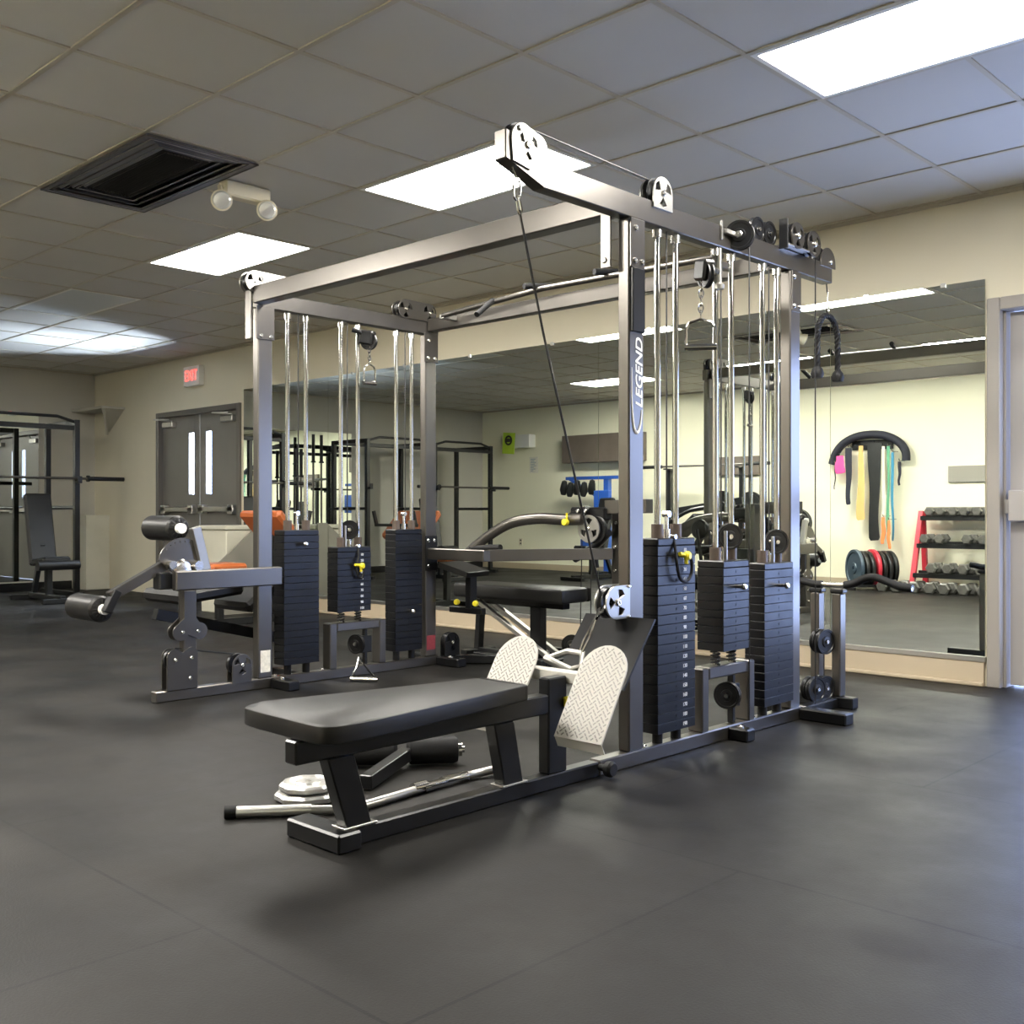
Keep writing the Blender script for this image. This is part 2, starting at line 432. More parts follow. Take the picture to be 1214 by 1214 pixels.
# ceiling vent, concentric louvres
x, y = cell(-6, -1); x1, y1 = x + 2 * G, y + G
t = thing('ceiling_vent', ((x + x1) / 2, (y + y1) / 2, H), 'dark rectangular ceiling air vent with concentric louvres', 'vent')
f = BM()
for k in range(5):
    a = 0.004 + k * 0.046; zz = H - 0.012 + k * 0.004
    A = [(x + a, y + a), (x1 - a, y + a), (x1 - a, y1 - a), (x + a, y1 - a)]
    w = 0.034; hh = 0.045 if k else 0.0
    Bq = [(x + a + w, y + a + w), (x1 - a - w, y + a + w), (x1 - a - w, y1 - a - w), (x + a + w, y1 - a - w)]
    if k == 4: break
    for q in range(4):
        r_ = (q + 1) % 4
        v = [f.verts.new((*A[q], zz + hh)), f.verts.new((*A[r_], zz + hh)), f.verts.new((*Bq[r_], zz)), f.verts.new((*Bq[q], zz))]
        v2 = [f.verts.new((p.co.x, p.co.y, p.co.z + 0.003)) for p in v]
        f.faces.new(v); f.faces.new(list(reversed(v2)))
        for e_ in range(4):
            f.faces.new((v[e_], v2[e_], v2[(e_ + 1) % 4], v[(e_ + 1) % 4]))
obj('louvre_blades', f, 'ventmetal', t)
for k in range(5):
    a = 0.004 + k * 0.046 + (0.036 if k == 4 else 0) - (0.02 if k == 4 else 0); e = 0.005; rr = BM(); zz = H - 0.014 + k * 0.004
    bb(rr, x + a, x1 - a, y + a, y + a + e, zz - 0.003, zz, 0); bb(rr, x + a, x1 - a, y1 - a - e, y1 - a, zz - 0.003, zz, 0)
    bb(rr, x + a, x + a + e, y + a + e, y1 - a - e, zz - 0.003, zz, 0); bb(rr, x1 - a - e, x1 - a, y + a + e, y1 - a - e, zz - 0.003, zz, 0)
    obj('louvre_rim', rr, 'alu' if k in (1, 3) else 'frame', t)
g_ = BM()
for k in range(14):
    yy = y + 0.19 + k * 0.018
    if yy < y1 - 0.18: bb(g_, x + 0.18, x1 - 0.18, yy, yy + 0.002, H - 0.004, H + 0.02, 0)
obj('centre_grille', g_, 'black', t)
obj('duct_box', bb(BM(), x + 0.002, x1 - 0.002, y + 0.002, y1 - 0.002, H + 0.07, H + 0.08, 0), 'black', t)

# emergency light on the ceiling
t = thing('emergency_light', (-4.98, 3.05, H), 'ivory twin-head emergency lamp on the ceiling beside the air vent', 'emergency light')
obj('housing', bb(BM(), -5.03, -4.95, 2.96, 3.24, 2.655, 2.738, 0.01), 'ivory', t)
for yy, dx in ((2.93, 0.02), (3.20, 0.03)):
    h_ = BM(); lathe(h_, (-4.96 + dx, yy, 2.615), (0.75, -0.55, -0.35), [(0, -0.05), (0.03, -0.048), (0.052, -0.01), (0.056, 0.02), (0.052, 0.022), (0.0, 0.018)])
    cyl(h_, (-4.98, yy + 0.01, 2.70), (-4.965 + dx, yy, 2.63), 0.012)
    hd = obj('lamp_head', h_, 'ivory', t)
    l_ = BM(); lathe(l_, (-4.96 + dx, yy, 2.615), (0.75, -0.55, -0.35), [(0.048, 0.021), (0.04, 0.03), (0, 0.036)]); obj('lens', l_, 'lens', hd)

# ------------------------------------------------------------------ mirror wall
MZ0, MZ1 = 0.145, 2.265
seams = [-2.155, -3.08, -4.92, -6.75, -8.25, -9.74]
mn = ['wall mirror panel at the right end, beside the grey door frame', 'wall mirror panel behind the right cable tower', 'wall mirror panel behind the flat black bench',
      'wall mirror panel behind the left cable tower', 'wall mirror panel at the left end, beside the double doors']
for k in range(5):
    xa, xb = seams[k + 1] + 0.0015, seams[k] - 0.0015
    o = obj('wall_mirror', bb(BM(), xa, xb, YB - 0.012, YB - 0.004, MZ0 + 0.02, MZ1, 0), 'mirror', loc=((xa + xb) / 2, YB - 0.008, MZ0))
    tag(o, mn[k], 'mirror', 'mirror panels on the long wall')
    for q in (0.25, 0.75):
        cl = BM(); xx = xa + (xb - xa) * q; bb(cl, xx - 0.015, xx + 0.015, YB - 0.018, YB - 0.012, MZ1 - 0.015, MZ1 + 0.01, 0.001)
        obj('mirror_clip', cl, 'lens', o)
struct('trim_4', bb(BM(), seams[-1], D2[0] - 0.04, YB - 0.03, YB, MZ0 - 0.01, MZ0 + 0.02, 0.004), 'alu')
struct('baseboard_back', bb(BM(), seams[-1] - 0.1, D2[0] - 0.05, YB - 0.022, YB - 0.001, 0.0, MZ0 - 0.012, 0.0), 'plinth')
struct('baseboard_lower', bb(BM(), seams[-1] - 0.1, D2[0] - 0.05, YB - 0.045, YB - 0.023, 0.0, 0.022, 0.005), 'plinth')
struct('baseboard_left', bb(BM(), XL, XL + 0.012, YN, YB - 0.3, 0.0, 0.10, 0.003), 'frame_dark')
struct('baseboard_front', bb(BM(), XL + 0.02, XR, YN, YN + 0.012, 0.0, 0.10, 0.003), 'plinth')

# door 1: grey double doors with vision panels
bm = BM(); a, b_, zt = D1
for xx in (a, b_ - 0.06): bb(bm, xx, xx + 0.06, YB - 0.03, YB + T, 0, zt, 0.004)
bb(bm, a + 0.06, b_ - 0.06, YB - 0.03, YB + T, zt - 0.06, zt, 0.004)
door1 = struct('door_1', bm, 'doorframe')
mid = (a + b_) / 2 - 0.0
for k, (la, lb) in enumerate(((a + 0.065, mid - 0.004), (mid + 0.004, b_ - 0.065))):
    w0 = mid - 0.245 if k == 0 else mid + 0.13; w1 = w0 + 0.12
    z0, z1 = 1.17, 1.87; ya, yb = YB + 0.03, YB + 0.075
    lf = BM()
    bb(lf, la, w0, ya, yb, 0.008, zt - 0.0605, 0.001); bb(lf, w1, lb, ya, yb, 0.008, zt - 0.0605, 0.001)
    bb(lf, w0, w1, ya, yb, 0.008, z0, 0.001); bb(lf, w0, w1, ya, yb, z1, zt - 0.0605, 0.001)
    leaf = obj('door_leaf', lf, 'doorpaint', door1)
    obj('glass_pane', bb(BM(), w0, w1, ya + 0.02, ya + 0.026, z0, z1, 0), 'glass', leaf)
    pb = BM(); bb(pb, la + 0.05, lb - 0.05, ya - 0.07, ya - 0.035, 0.97, 1.03, 0.008); bb(pb, la + 0.06, la + 0.16, ya - 0.07, ya, 0.95, 1.05, 0.005); bb(pb, lb - 0.16, lb - 0.06, ya - 0.07, ya, 0.95, 1.05, 0.005)
    obj('push_bar', pb, 'alu', leaf)
    dc = BM(); cx = la + 0.2 if k == 0 else lb - 0.2
    bb(dc, cx - 0.12, cx + 0.12, ya - 0.06, ya, 1.95, 2.01, 0.006); bar(dc, (cx + 0.1, ya - 0.04, 2.02), (cx - 0.12, ya - 0.16, 2.04), 0.02, 0.012); bar(dc, (cx - 0.12, ya - 0.16, 2.045), (cx - 0.02, ya - 0.02, 2.05), 0.02, 0.01)
    obj('door_closer', dc, 'alu', leaf)

# exit sign above double doors
t = thing('exit_sign', (-10.72, YB, 2.38), 'white exit sign with glowing red letters above the double doors', 'exit sign')
obj('housing', bb(BM(), -10.90, -10.56, YB - 0.07, YB - 0.001, 2.38, 2.60, 0.006), 'white', t)
obj('letters', text_bm('EXIT', 0.17, (-10.73, YB - 0.072, 2.49), (1, 0, 0), (0, 0, 1), 0.002, sx=0.78), 'exitred', t)

# door 2: glazed doors in daylight at the right edge
bm = BM(); a, b_, zt = D2
for xx in (a - 0.03, b_ - 0.05): bb(bm, xx, xx + 0.07, YB - 0.035, YB + T, 0, zt + 0.04, 0.005)
bb(bm, a + 0.04, b_ - 0.05, YB - 0.035, YB + T, zt - 0.03, zt + 0.04, 0.005)
bb(bm, a + 0.04, a + 0.055, YB + 0.02, YB + T, 0, zt - 0.03, 0.002)
door2 = struct('door_2', bm, 'framepaint')
ya, yb = YB + 0.06, YB + 0.105
for la, lb, hx in ((a + 0.062, -0.99, 1), (-0.98, b_ - 0.055, -1)):
    lf = BM(); st = 0.13
    bb(lf, la, la + st, ya, yb, 0.014, zt - 0.036, 0.002); bb(lf, lb - st, lb, ya, yb, 0.014, zt - 0.036, 0.002)
    bb(lf, la + st, lb - st, ya, yb, 0.014, 0.25, 0.002); bb(lf, la + st, lb - st, ya, yb, zt - 0.17, zt - 0.036, 0.002)
    leaf = obj('door_leaf', lf, 'leaf2', door2)
    obj('glass_pane', bb(BM(), la + st, lb - st, ya + 0.02, ya + 0.026, 0.25, zt - 0.17, 0), 'glass', leaf)
    pb = BM(); bb(pb, la + 0.02, lb - 0.02, ya - 0.075, ya - 0.03, 0.93, 1.08, 0.012); bb(pb, la + 0.015, la + 0.12, ya - 0.08, ya, 0.92, 1.09, 0.006)
    bb(pb, la - 0.012, la + 0.015, ya - 0.05, ya - 0.01, 0.96, 1.04, 0.004)
    obj('push_bar', pb, 'leaf2', leaf)

# boxed-in pipe and corner shelf at the far left corner
struct('trim_5', bb(BM(), XL, XL + 0.42, YB - 0.30, YB, 0, 0.93, 0.004), 'cream')
t = thing('corner_shelf', (XL + 0.3, YB, 2.25), 'small cream shelf on a slanted bracket high in the corner', 'shelf')
obj('shelf_board', bb(BM(), XL, XL + 0.85, YB - 0.3, YB, 2.235, 2.265, 0.003), 'wall_grey', t)
bm = BM(); prism(bm, [(XL + 0.8, YB - 0.02, 2.235), (XL + 0.8, YB - 0.28, 2.235), (XL + 0.4, YB - 0.02, 1.98), (XL + 0.4, YB, 1.98), (XL + 0.8, YB, 2.235)], (0.02, 0, 0))
bar(bm, (XL + 0.80, YB - 0.25, 2.22), (XL + 0.42, YB - 0.03, 1.95), 0.03, 0.02)
obj('bracket', bm, 'wall_grey', t)

# left wall mirror
o = obj('wall_mirror', bb(BM(), XL + 0.004, XL + 0.010, 1.9, 5.33, 0.12, 2.20, 0), 'mirror', loc=(XL + 0.007, 3.6, 0.12)); tag(o, 'large mirror on the left wall behind the black squat rack', 'mirror')

# ------------------------------------------------------------------ the multi-station cable gym
GYM = thing('cable_gym', (-3.7, 3.8, 0), 'large gunmetal cable gym with two towers, low row bench and leg station', 'gym machine')
RX0, RX1 = -2.495, -2.440       # right tower frame, x extents of its tubes
LX0, LX1 = -5.035, -4.980       # left tower frame
RC, LC = (RX0 + RX1) / 2, (LX0 + LX1) / 2
YA, YA1, YZ0, YZ1 = 3.175, 3.268, 4.390, 4.482
BOLTS = []
def gp(name, bm, m, parent=None, label=None):
    o = obj(name, bm, m, parent or GYM)
    if label: o['label'] = label
    return o
def bolt(p, d, r=0.011, parent=None):
    b = BM(); p = V(p); d = V(d).normalized(); lathe(b, p, d, [(0, -0.002), (r, -0.002), (r, 0.005), (r * 0.75, 0.008), (r * 0.45, 0.008), (r * 0.4, 0.004), (0, 0.004)], 12)
    return gp('bolt', b, 'bolt', parent)

def wheel(name, c, axis, r, w=0.024, parent=None, m='wheel'):
    b = BM(); h = w / 2
    lathe(b, c, axis, [(0.012, -h * 1.2), (r * 0.42, -h * 1.1), (r * 0.45, -h * 0.7), (r * 0.8, -h * 0.7), (r * 0.84, -h), (r, -h), (r, -h * 0.7), (r * 0.86, 0), (r, h * 0.7), (r, h), (r * 0.84, h), (r * 0.8, h * 0.7), (r * 0.45, h * 0.7), (r * 0.42, h * 1.1), (0.012, h * 1.2), (0.012, -h * 1.2)], 32)
    o = gp(name, b, m, parent)
    a = BM(); d = V(axis).normalized(); cyl(a, V(c) - d * (h * 1.8), V(c) + d * (h * 1.8), 0.009, 14)
    gp('axle', a, 'bolt', o)
    return o

def tri_holes(cx, cy, r, s, rot=0):
    out = []
    for k in range(3):
        a = rot + k * 2 * PI / 3
        p = []
        for (rr, da) in ((r - s * 0.85, 0.0), (r + s * 0.55, -0.50), (r + s * 0.72, 0.0), (r + s * 0.55, 0.50)):
            p.append((cx + rr * math.cos(a + da), cy + rr * math.sin(a + da)))
        out.append(p)
    return out

def arc(cx, cy, r, a0, a1, n=12):
    return [(cx + r * math.cos(a0 + (a1 - a0) * i / n), cy + r * math.sin(a0 + (a1 - a0) * i / n)) for i in range(n + 1)]

# plate in the y-z plane; ux = +y, uy = +z  (normal = +x)
def yz_plate(loops, x, thick=0.006, m='plate_metal', name='pulley_plate', parent=None):
    return gp(name, curve_plate(loops, thick, (x, 0, 0), (0, 1, 0), (0, 0, 1)), m, parent)

def upright(xa, xb, ya, yb, z0, z1):
    return gp('upright', bb(BM(), xa, xb, ya, yb, z0, z1, 0.006), 'frame')
BH = 0.058
for (xa, xb) in ((RX0, RX1), (LX0, LX1)):
    upright(xa, xb, YA, YA1, BH, 2.09); upright(xa, xb, YZ0, YZ1, BH, 2.09)
# base beams and cross feet
gp('base_beam', bb(BM(), RX0, RX1, 3.00, 4.50, 0, BH, 0.005), 'frame')
gp('base_beam', bb(BM(), LX0, LX1, 2.58, 4.50, 0, BH, 0.005), 'frame')
for xa, xb, ya, yb in ((RX1 + 0.001, -2.345, 3.86, 3.925), (RX1 + 0.001, -2.205, 4.465, 4.545), (-2.66, RX0 - 0.001, 4.465, 4.545),
                       (LX1 + 0.001, -4.80, 3.25, 3.325), (LX1 + 0.001, -4.775, 4.475, 4.55), (-5.25, LX0 - 0.001, 4.475, 4.55)):
    f = gp('cross_foot', bb(BM(), xa, xb, ya, yb, 0, BH - 0.004, 0.006), 'frame_dark')
# top beam, right tower, with raised nose
b = BM()
prism(b, [(RX0, 2.505, 2.15), (RX0, 2.58, 2.135), (RX0, 2.695, 2.09), (RX0, 4.80, 2.09), (RX0, 4.80, 2.178), (RX0, 2.74, 2.178), (RX0, 2.63, 2.245), (RX0, 2.505, 2.25)], (RX1 - RX0, 0, 0))
bmesh.ops.bevel(b, geom=b.edges[:], offset=0.004, segments=1, affect='EDGES')
gp('top_beam', b, 'frame')
gp('top_beam', bb(BM(), LX0, LX1, YA, YZ1 + 0.02, 2.09, 2.178, 0.005), 'frame')
# crossbeams between the towers
gp('crossbeam', bb(BM(), LX0 + 0.06, RX0 - 0.001, 3.14, 3.215, 2.105, 2.20, 0.005), 'frame')
gp('crossbeam', bb(BM(), LX0 + 0.06, RX0 - 0.001, 4.40, 4.46, 2.105, 2.185, 0.005), 'frame')
# joint plates with bolts
def joint(x, ya, yb, z0, z1, side, bolts, th=0.008):
    b = bb(BM(), x, x + th * side, ya, yb, z0, z1, 0.002)
    pl = gp('joint_plate', b, 'frame')
    for (y, z) in bolts: bolt((x + th * side, y, z), (side, 0, 0), parent=pl)
joint(RX1, 3.178, 3.265, 1.90, 2.088, 1, [(3.205, 2.05), (3.20, 1.925), (3.245, 1.925)])
gp('adjuster_sleeve', bb(BM(), RX1, RX1 + 0.012, 3.185, 3.262, 1.655, 1.90, 0.003), 'frame_dark')
joint(LX1, 3.16, 3.275, 1.915, 2.10, 1, [(3.19, 1.935), (3.25, 1.935)])
joint(LX1, 4.375, 4.49, 1.915, 2.10, 1, [(4.41, 2.05), (4.405, 1.94), (4.46, 1.94)])
joint(RX1, 4.395, 4.478, 1.90, 2.088, 1, [(4.41, 2.06), (4.41, 1.925), (4.46, 1.925)])
b = bb(BM(), RX0 - 0.05, RX0 - 0.001, 3.132, 3.140, 1.90, 2.20, 0.002); pl = gp('joint_plate', b, 'frame'); bolt((RX0 - 0.03, 3.132, 1.93), (0, -1, 0), parent=pl)
b = bb(BM(), LX0 - 0.001, LX0 + 0.055, 3.128, 3.138, 1.915, 2.20, 0.002); pl = gp('joint_plate', b, 'frame')
# small plates at the foot ends
for (p, d) in (((-2.40, 3.895, 0.055), (0, 0, 1)), ((LX1 + 0.06, 3.29, 0.054), (0, 0, 1)), ((LX1 + 0.1, 4.51, 0.054), (0, 0, 1)), ((-2.467, 3.30, 0.058), (0, 0, 1)), ((-2.467, 3.72, 0.058), (0, 0, 1)), ((-2.467, 4.1, 0.058), (0, 0, 1)), ((LC, 3.3, 0.058), (0, 0, 1)), ((LC, 3.62, 0.058), (0, 0, 1)), ((LC, 4.3, 0.058), (0, 0, 1))):
    bolt(p, d, 0.014)

# weight stacks
def stack(xc, yc, w, z0, z1, n, dep=0.10, digits=None, pin=None, rod_dy=0.062, top=2.085):
    s = BM(); t_ = 0.03
    # header plate
    bb(s, xc - dep / 2, xc + dep / 2, yc - w / 2, yc + w / 2, z1 - t_, z1, 0.004)
    st = gp('weight_stack', s, 'stack')
    ph = (z1 - t_ - z0) / n
    for k in range(n):
        zc = z0 + ph * k
        p = BM(); bb(p, xc - dep / 2, xc + dep / 2, yc - w / 2, yc + w / 2, zc + 0.0006, zc + ph - 0.0006, 0.0014)
        cyl(p, (xc + dep / 2 - 0.002, yc + 0.0, zc + ph * 0.5), (xc + dep / 2 + 0.0015, yc, zc + ph * 0.5), 0.006, 10)
        obj('weight_plate', p, 'stack', st)
    for q in (-1, 1):
        c_ = BM(); cyl(c_, (xc, yc + q * rod_dy, z1), (xc, yc + q * rod_dy, z1 + 0.055), 0.024, 20); obj('weight_collar', c_, 'bronze', st)
        gb = BM(); cyl(gb, (xc, yc + q * rod_dy, z0 - 0.065 if z0 > 0.2 else 0.058), (xc, yc + q * rod_dy, top), 0.0125, 20)
        gp('guide_rod', gb, 'chrome')
        k_ = BM(); cyl(k_, (xc, yc + q * rod_dy, top - 0.03), (xc, yc + q * rod_dy, top), 0.020, 16); gp('rod_collar', k_, 'bolt')
        r_ = BM()
        if z0 > 0.2: tube(r_, [(xc + 0.019 * math.cos(a * 0.7), yc + q * rod_dy + 0.019 * math.sin(a * 0.7), z0 - 0.062 + 0.0017 * a) for a in range(36)], 0.004, 6); gp('stack_spring', r_, 'black')
        else: cyl(r_, (xc, yc + q * rod_dy, 0.058), (xc, yc + q * rod_dy, z0), 0.021, 16); gp('stack_bumper', r_, 'rubber')
    e = BM(); cyl(e, (xc, yc, z1), (xc, yc, z1 + 0.035), 0.014, 14); cyl(e, (xc, yc, z1 + 0.035), (xc, yc, z1 + 0.09), 0.008, 12); cyl(e, (xc - 0.015, yc, z1 + 0.095), (xc + 0.015, yc, z1 + 0.095), 0.013, 12)
    obj('selector_stem', e, 'bolt', st)
    if digits:
        d = BM()
        for k in range(n):
            zc = z0 + ph * (n - 1 - k) + ph / 2
            join(d, text_bm(str(digits * (k + 1)), 0.021, (xc + dep / 2 + 0.0008, yc + 0.055, zc), (0, 1, 0), (0, 0, 1), 0.0004))
        obj('weight_numbers', d, 'digits', st)
    if pin:
        p = BM(); zc = pin; cyl(p, (xc + dep / 2, yc, zc), (xc + dep / 2 + 0.03, yc, zc), 0.008, 12); lathe(p, (xc + dep / 2 + 0.03, yc, zc), (1, 0, 0), [(0, 0), (0.013, 0.002), (0.014, 0.012), (0.010, 0.018), (0, 0.02)], 14)
        obj('selector_pin', p, 'bolt', st)
    return st
SR1 = stack(RC, 3.455, 0.255, 0.105, 0.867, 19, digits=10)
SR2 = stack(RC, 3.868, 0.200, 0.385, 0.765, 10, dep=0.13, pin=0.655)
SR3 = stack(RC, 4.250, 0.255, 0.105, 0.742, 16, pin=0.64)
SL1 = stack(LC, 3.445, 0.235, 0.115, 0.868, 19, pin=0.79)
SL2 = stack(LC, 3.815, 0.245, 0.385, 0.765, 10, digits=10)
SL3 = stack(LC, 4.235, 0.215, 0.115, 0.863, 18, pin=0.36)
# yellow pin on a lanyard cord
def lanyard(x, pin, top, low, st, w=0.075):
    p = BM(); lathe(p, (x, pin[0], pin[1]), (1, 0.15, -0.1), [(0, 0), (0.010, 0.0), (0.010, 0.02), (0.018, 0.024), (0.019, 0.036), (0.012, 0.045), (0, 0.046)], 16)
    cyl(p, (x + 0.028, pin[0] - 0.045, pin[1] + 0.006), (x + 0.028, pin[0], pin[1]), 0.008, 12); cyl(p, (x + 0.028, pin[0], pin[1] - 0.035), (x + 0.028, pin[0], pin[1]), 0.008, 12)
    obj('yellow_pin', p, 'yellow', st)
    c_ = BM(); y0, z0 = pin
    tube(c_, [(x - 0.01, top[0], top[1]), (x + 0.012, top[0] - 0.012, top[1] - 0.06), (x + 0.022, y0 - w * 0.75, (z0 + low) / 2 + 0.03), (x + 0.022, y0 - w * 0.45, low + 0.015), (x + 0.022, y0 + 0.01, low), (x + 0.022, y0 + w * 0.6, low + 0.03), (x + 0.022, y0 + w * 0.6, (z0 + low) / 2 + 0.03), (x + 0.022, y0 + 0.02, z0 - 0.01)], 0.0065, 8, smooth=6)
    obj('pin_cord', c_, 'rubber', st)
    b_ = BM(); cyl(b_, (x - 0.02, top[0], top[1]), (x + 0.004, top[0], top[1]), 0.009, 12); obj('cord_bolt', b_, 'bolt', st)
lanyard(RC + 0.052, (3.475, 0.80), (3.44, 0.872), 0.695, SR1)
lanyard(LC + 0.052, (3.84, 0.655), (3.845, 0.77), 0.58, SL2, w=0.04)

# bracket frames carrying the two middle stacks
def bracket(xc, ya, yb, zt):
    for (y0, y1) in ((ya, ya + 0.05), (yb - 0.05, yb)):
        gp('bracket_post', bb(BM(), xc - 0.045, xc + 0.03, y0, y1, BH, zt, 0.005), 'frame')
    gp('bracket_top', bb(BM(), xc - 0.045, xc + 0.03, ya + 0.051, yb - 0.051, zt - 0.05, zt, 0.005), 'frame')
bracket(RC, 3.665, 4.075, 0.322)
bracket(LC, 3.655, 4.07, 0.322)
# low swivel pulleys inside the brackets
for xc, xo in ((RC, -2.40), (LC, -4.94)):
    w_ = wheel('pulley_wheel', (xc + 0.01, 3.885 if xc > -3 else 3.86, 0.185), (0.25, -1, 0), 0.058)
    b = BM(); bb(b, xc - 0.02, xc + 0.02, 3.895 if xc > -3 else 3.87, 3.97, 0.13, 0.23, 0.004); bar(b, (xc, 3.93, 0.06), (xc, 3.93, 0.27), 0.02, 0.03)
    gp('swivel_bracket', b, 'frame_dark')
# cables for each stack
cb = 0.0035
def cable(pts, r=cb): return gp('cable', tube(BM(), pts, r, 6), 'cable')
for xc in (RC, LC):
    for yc, z in ((3.455, 0.95), (4.245, 0.85)): cable([(xc, yc, z), (xc, yc, 2.09)])
cable([(RC + 0.035, 4.02, 0.06), (RC + 0.035, 4.02, 2.19)])
cable([(RC, 3.85, 0.85), (RC, 3.85, 2.09)]); cable([(LC, 3.80, 0.85), (LC, 3.80, 2.09)])
# floating pulleys on the middle and rear stacks
for (xc, yc, z) in ((RC + 0.02, 3.885, 0.865), (RC + 0.02, 4.275, 0.835), (LC + 0.02, 3.80, 0.865)):
    wheel('pulley_wheel', (xc, yc, z), (0.8, -0.6, 0), 0.056)
    b = BM(); bb(b, xc - 0.008, xc + 0.008, yc - 0.034, yc - 0.026, z - 0.10, z + 0.025, 0.002); b2 = gp('pulley_hanger', b, 'plate_metal')

# nose pulley at the front of the right tower
def bean(y0, y1, z0, z1, r, low=None):
    """rounded plate outline round two centres"""
    return arc(y0, z0, r, PI, PI / 2) + arc(y1, z1, r, PI / 2, 0)
lp = arc(2.59, 2.222, 0.062, PI * 1.02, PI * 0.50, 10) + arc(2.655, 2.215, 0.050, PI * 0.5, 0.0, 8) + [(2.705, 2.178), (2.62, 2.135), (2.535, 2.148)]
for x in (RX1 + 0.004, RX0 - 0.004):
    p_ = yz_plate([lp] + tri_holes(2.607, 2.213, 0.036, 0.022, PI / 2 * 3), x, m='plate_metal')
bolt((RX1 + 0.008, 2.607, 2.215), (1, 0, 0), 0.014); bolt((RX1 + 0.008, 2.565, 2.262), (1, 0, 0), 0.010)
wheel('pulley_wheel', (RC, 2.585, 2.235), (1, 0, 0), 0.055)
# rising cable from nose to second pulley
cable([(RC, 2.585, 2.293), (RC, 3.37, 2.27)])
# pulley 1 on the top beam
def upplate(y, z, r, x, zb=2.178, holes=True, m='plate_metal'):
    lp = arc(y, z, r, PI, 0, 16) + [(y + r, zb - 0.02), (y - r, zb - 0.02)]
    return yz_plate([lp] + (tri_holes(y, z, r * 0.62, r * 0.42, -PI / 2) if holes else []), x, m=m)
for x in (RX1 + 0.004, RX0 - 0.004): upplate(3.385, 2.222, 0.062, x)
wheel('pulley_wheel', (RC, 3.365, 2.225), (1, 0, 0), 0.056); bolt((RX1 + 0.008, 3.385, 2.222), (1, 0, 0), 0.013)
# pulley 2, turned outwards
wheel('pulley_wheel', (-2.41, 3.905, 2.150), (0.35, -1, 0), 0.064); bolt((-2.403, 3.887, 2.15), (0.35, -1, 0), 0.016)
b = BM(); bb(b, -2.44, -2.43, 3.80, 3.81, 2.12, 2.20, 0.002); bar(b, (-2.435, 3.83, 2.16), (-2.42, 3.90, 2.15), 0.02, 0.02); gp('pulley_hanger', b, 'plate_metal')
b = BM(); cyl(b, (RX1 - 0.01, 3.81, 2.085), (RX1 - 0.01, 3.81, 1.93), 0.011, 12); lathe(b, (RX1 - 0.01, 3.81, 1.93), (0, 0, 1), [(0, -0.02), (0.02, -0.018), (0.022, 0.0), (0.012, 0.01), (0, 0.01)]); gp('swivel_pivot', b, 'plate_metal')
# pulley group 3
b = BM()
for yy in (4.12, 4.20): pass
wheel('pulley_wheel', (RC - 0.01, 4.155, 2.235), (1, 0, 0), 0.056); wheel('pulley_wheel', (RC - 0.01, 4.255, 2.235), (1, 0, 0), 0.056)
gp('pulley_hanger', bb(BM(), RX1 + 0.001, RX1 + 0.046, 4.285, 4.290, 2.165, 2.30, 0.001), 'frame_dark')
gp('pulley_hanger', bb(BM(), RX1 - 0.045, RX1 + 0.046, 4.29, 4.56, 2.180, 2.188, 0.001), 'plate_metal')
for yy, zz in ((4.375, 2.235), (4.53, 2.225)):
    lp = arc(0, 0, 0.060, 0, 2 * PI, 24)[:-1]
    loops = [[(p[0] + yy, p[1] + zz) for p in lp]] + tri_holes(yy, zz, 0.034, 0.024, -PI / 2)
    yz_plate(loops, RX1 + 0.045, m='frame'); wheel('pulley_wheel', (RX1 + 0.022, yy - 0.01, zz), (1, 0, 0), 0.056); bolt((RX1 + 0.05, yy, zz), (1, 0, 0), 0.014)
# pulley 4 at the rear end
upplate(4.745, 2.180, 0.072, RX1 + 0.004, zb=2.18, holes=False, m='frame'); upplate(4.745, 2.180, 0.072, RX0 - 0.004, zb=2.18, holes=False, m='frame')
wheel('pulley_wheel', (RC, 4.715, 2.195), (1, 0, 0), 0.056); bolt((RX1 + 0.008, 4.765, 2.185), (1, 0, 0), 0.010)
cable([(RC, 4.54, 2.285), (RC, 4.72, 2.252)]); cable([(RC, 4.775, 2.18), (RC, 4.80, 2.05)])
cable([(RC + 0.05, 4.585, 2.22), (RC + 0.05, 4.585, 0.06)])

# left tower top pulleys
for (y0, y1, z) in ((3.155, 3.345, 2.225), (4.225, 4.42, 2.225)):
    lp = arc(y0, z, 0.060, PI * 1.35, PI / 2, 12) + arc(y1, z, 0.055, PI / 2, -0.2, 12) + [(y1 + 0.05, 2.17), (y0 - 0.04, 2.17)]
    for x in (LX1 + 0.004, LX0 - 0.004):
        yz_plate([lp] + tri_holes(y0, z, 0.036, 0.024, -PI / 2) + tri_holes(y1, z, 0.036, 0.024, -PI / 2), x, m='plate_metal' if y0 < 4 else 'frame')
    for yy in (y0, y1): wheel('pulley_wheel', (LC, yy, z), (1, 0, 0), 0.055); bolt((LX1 + 0.008, yy, z), (1, 0, 0), 0.009)
cable([(LC, 3.155, 2.28), (LC, 3.345, 2.28)])

# swivel pulleys that carry the chrome handles
def swivel(c, d, arm0):
    c = V(c); d = V(d).normalized()
    x_, y_, z_ = basis(d)
    b = BM(); R = Matrix((x_, y_, d)).transposed()
    box(b, c, (0.055, 0.085, 0.09), R, 0.01); tube(b, [V(arm0), (V(arm0) + c) / 2 + V((0, 0, 0.01)), c], 0.014, 10)
    s = gp('swivel_housing', b, 'frame_dark')
    wheel('pulley_wheel', c + d * 0.012 + V((0, 0, -0.02)), d.cross(V((0, 0, 1))), 0.052, parent=s)
    return s
swivel((-2.405, 3.63, 1.955), (0.9, -0.45, -0.2), (RX1 - 0.015, 3.80, 1.985))
swivel((-4.945, 3.90, 2.005), (0.9, 0.35, -0.2), (LX1 - 0.02, 3.83, 2.05))

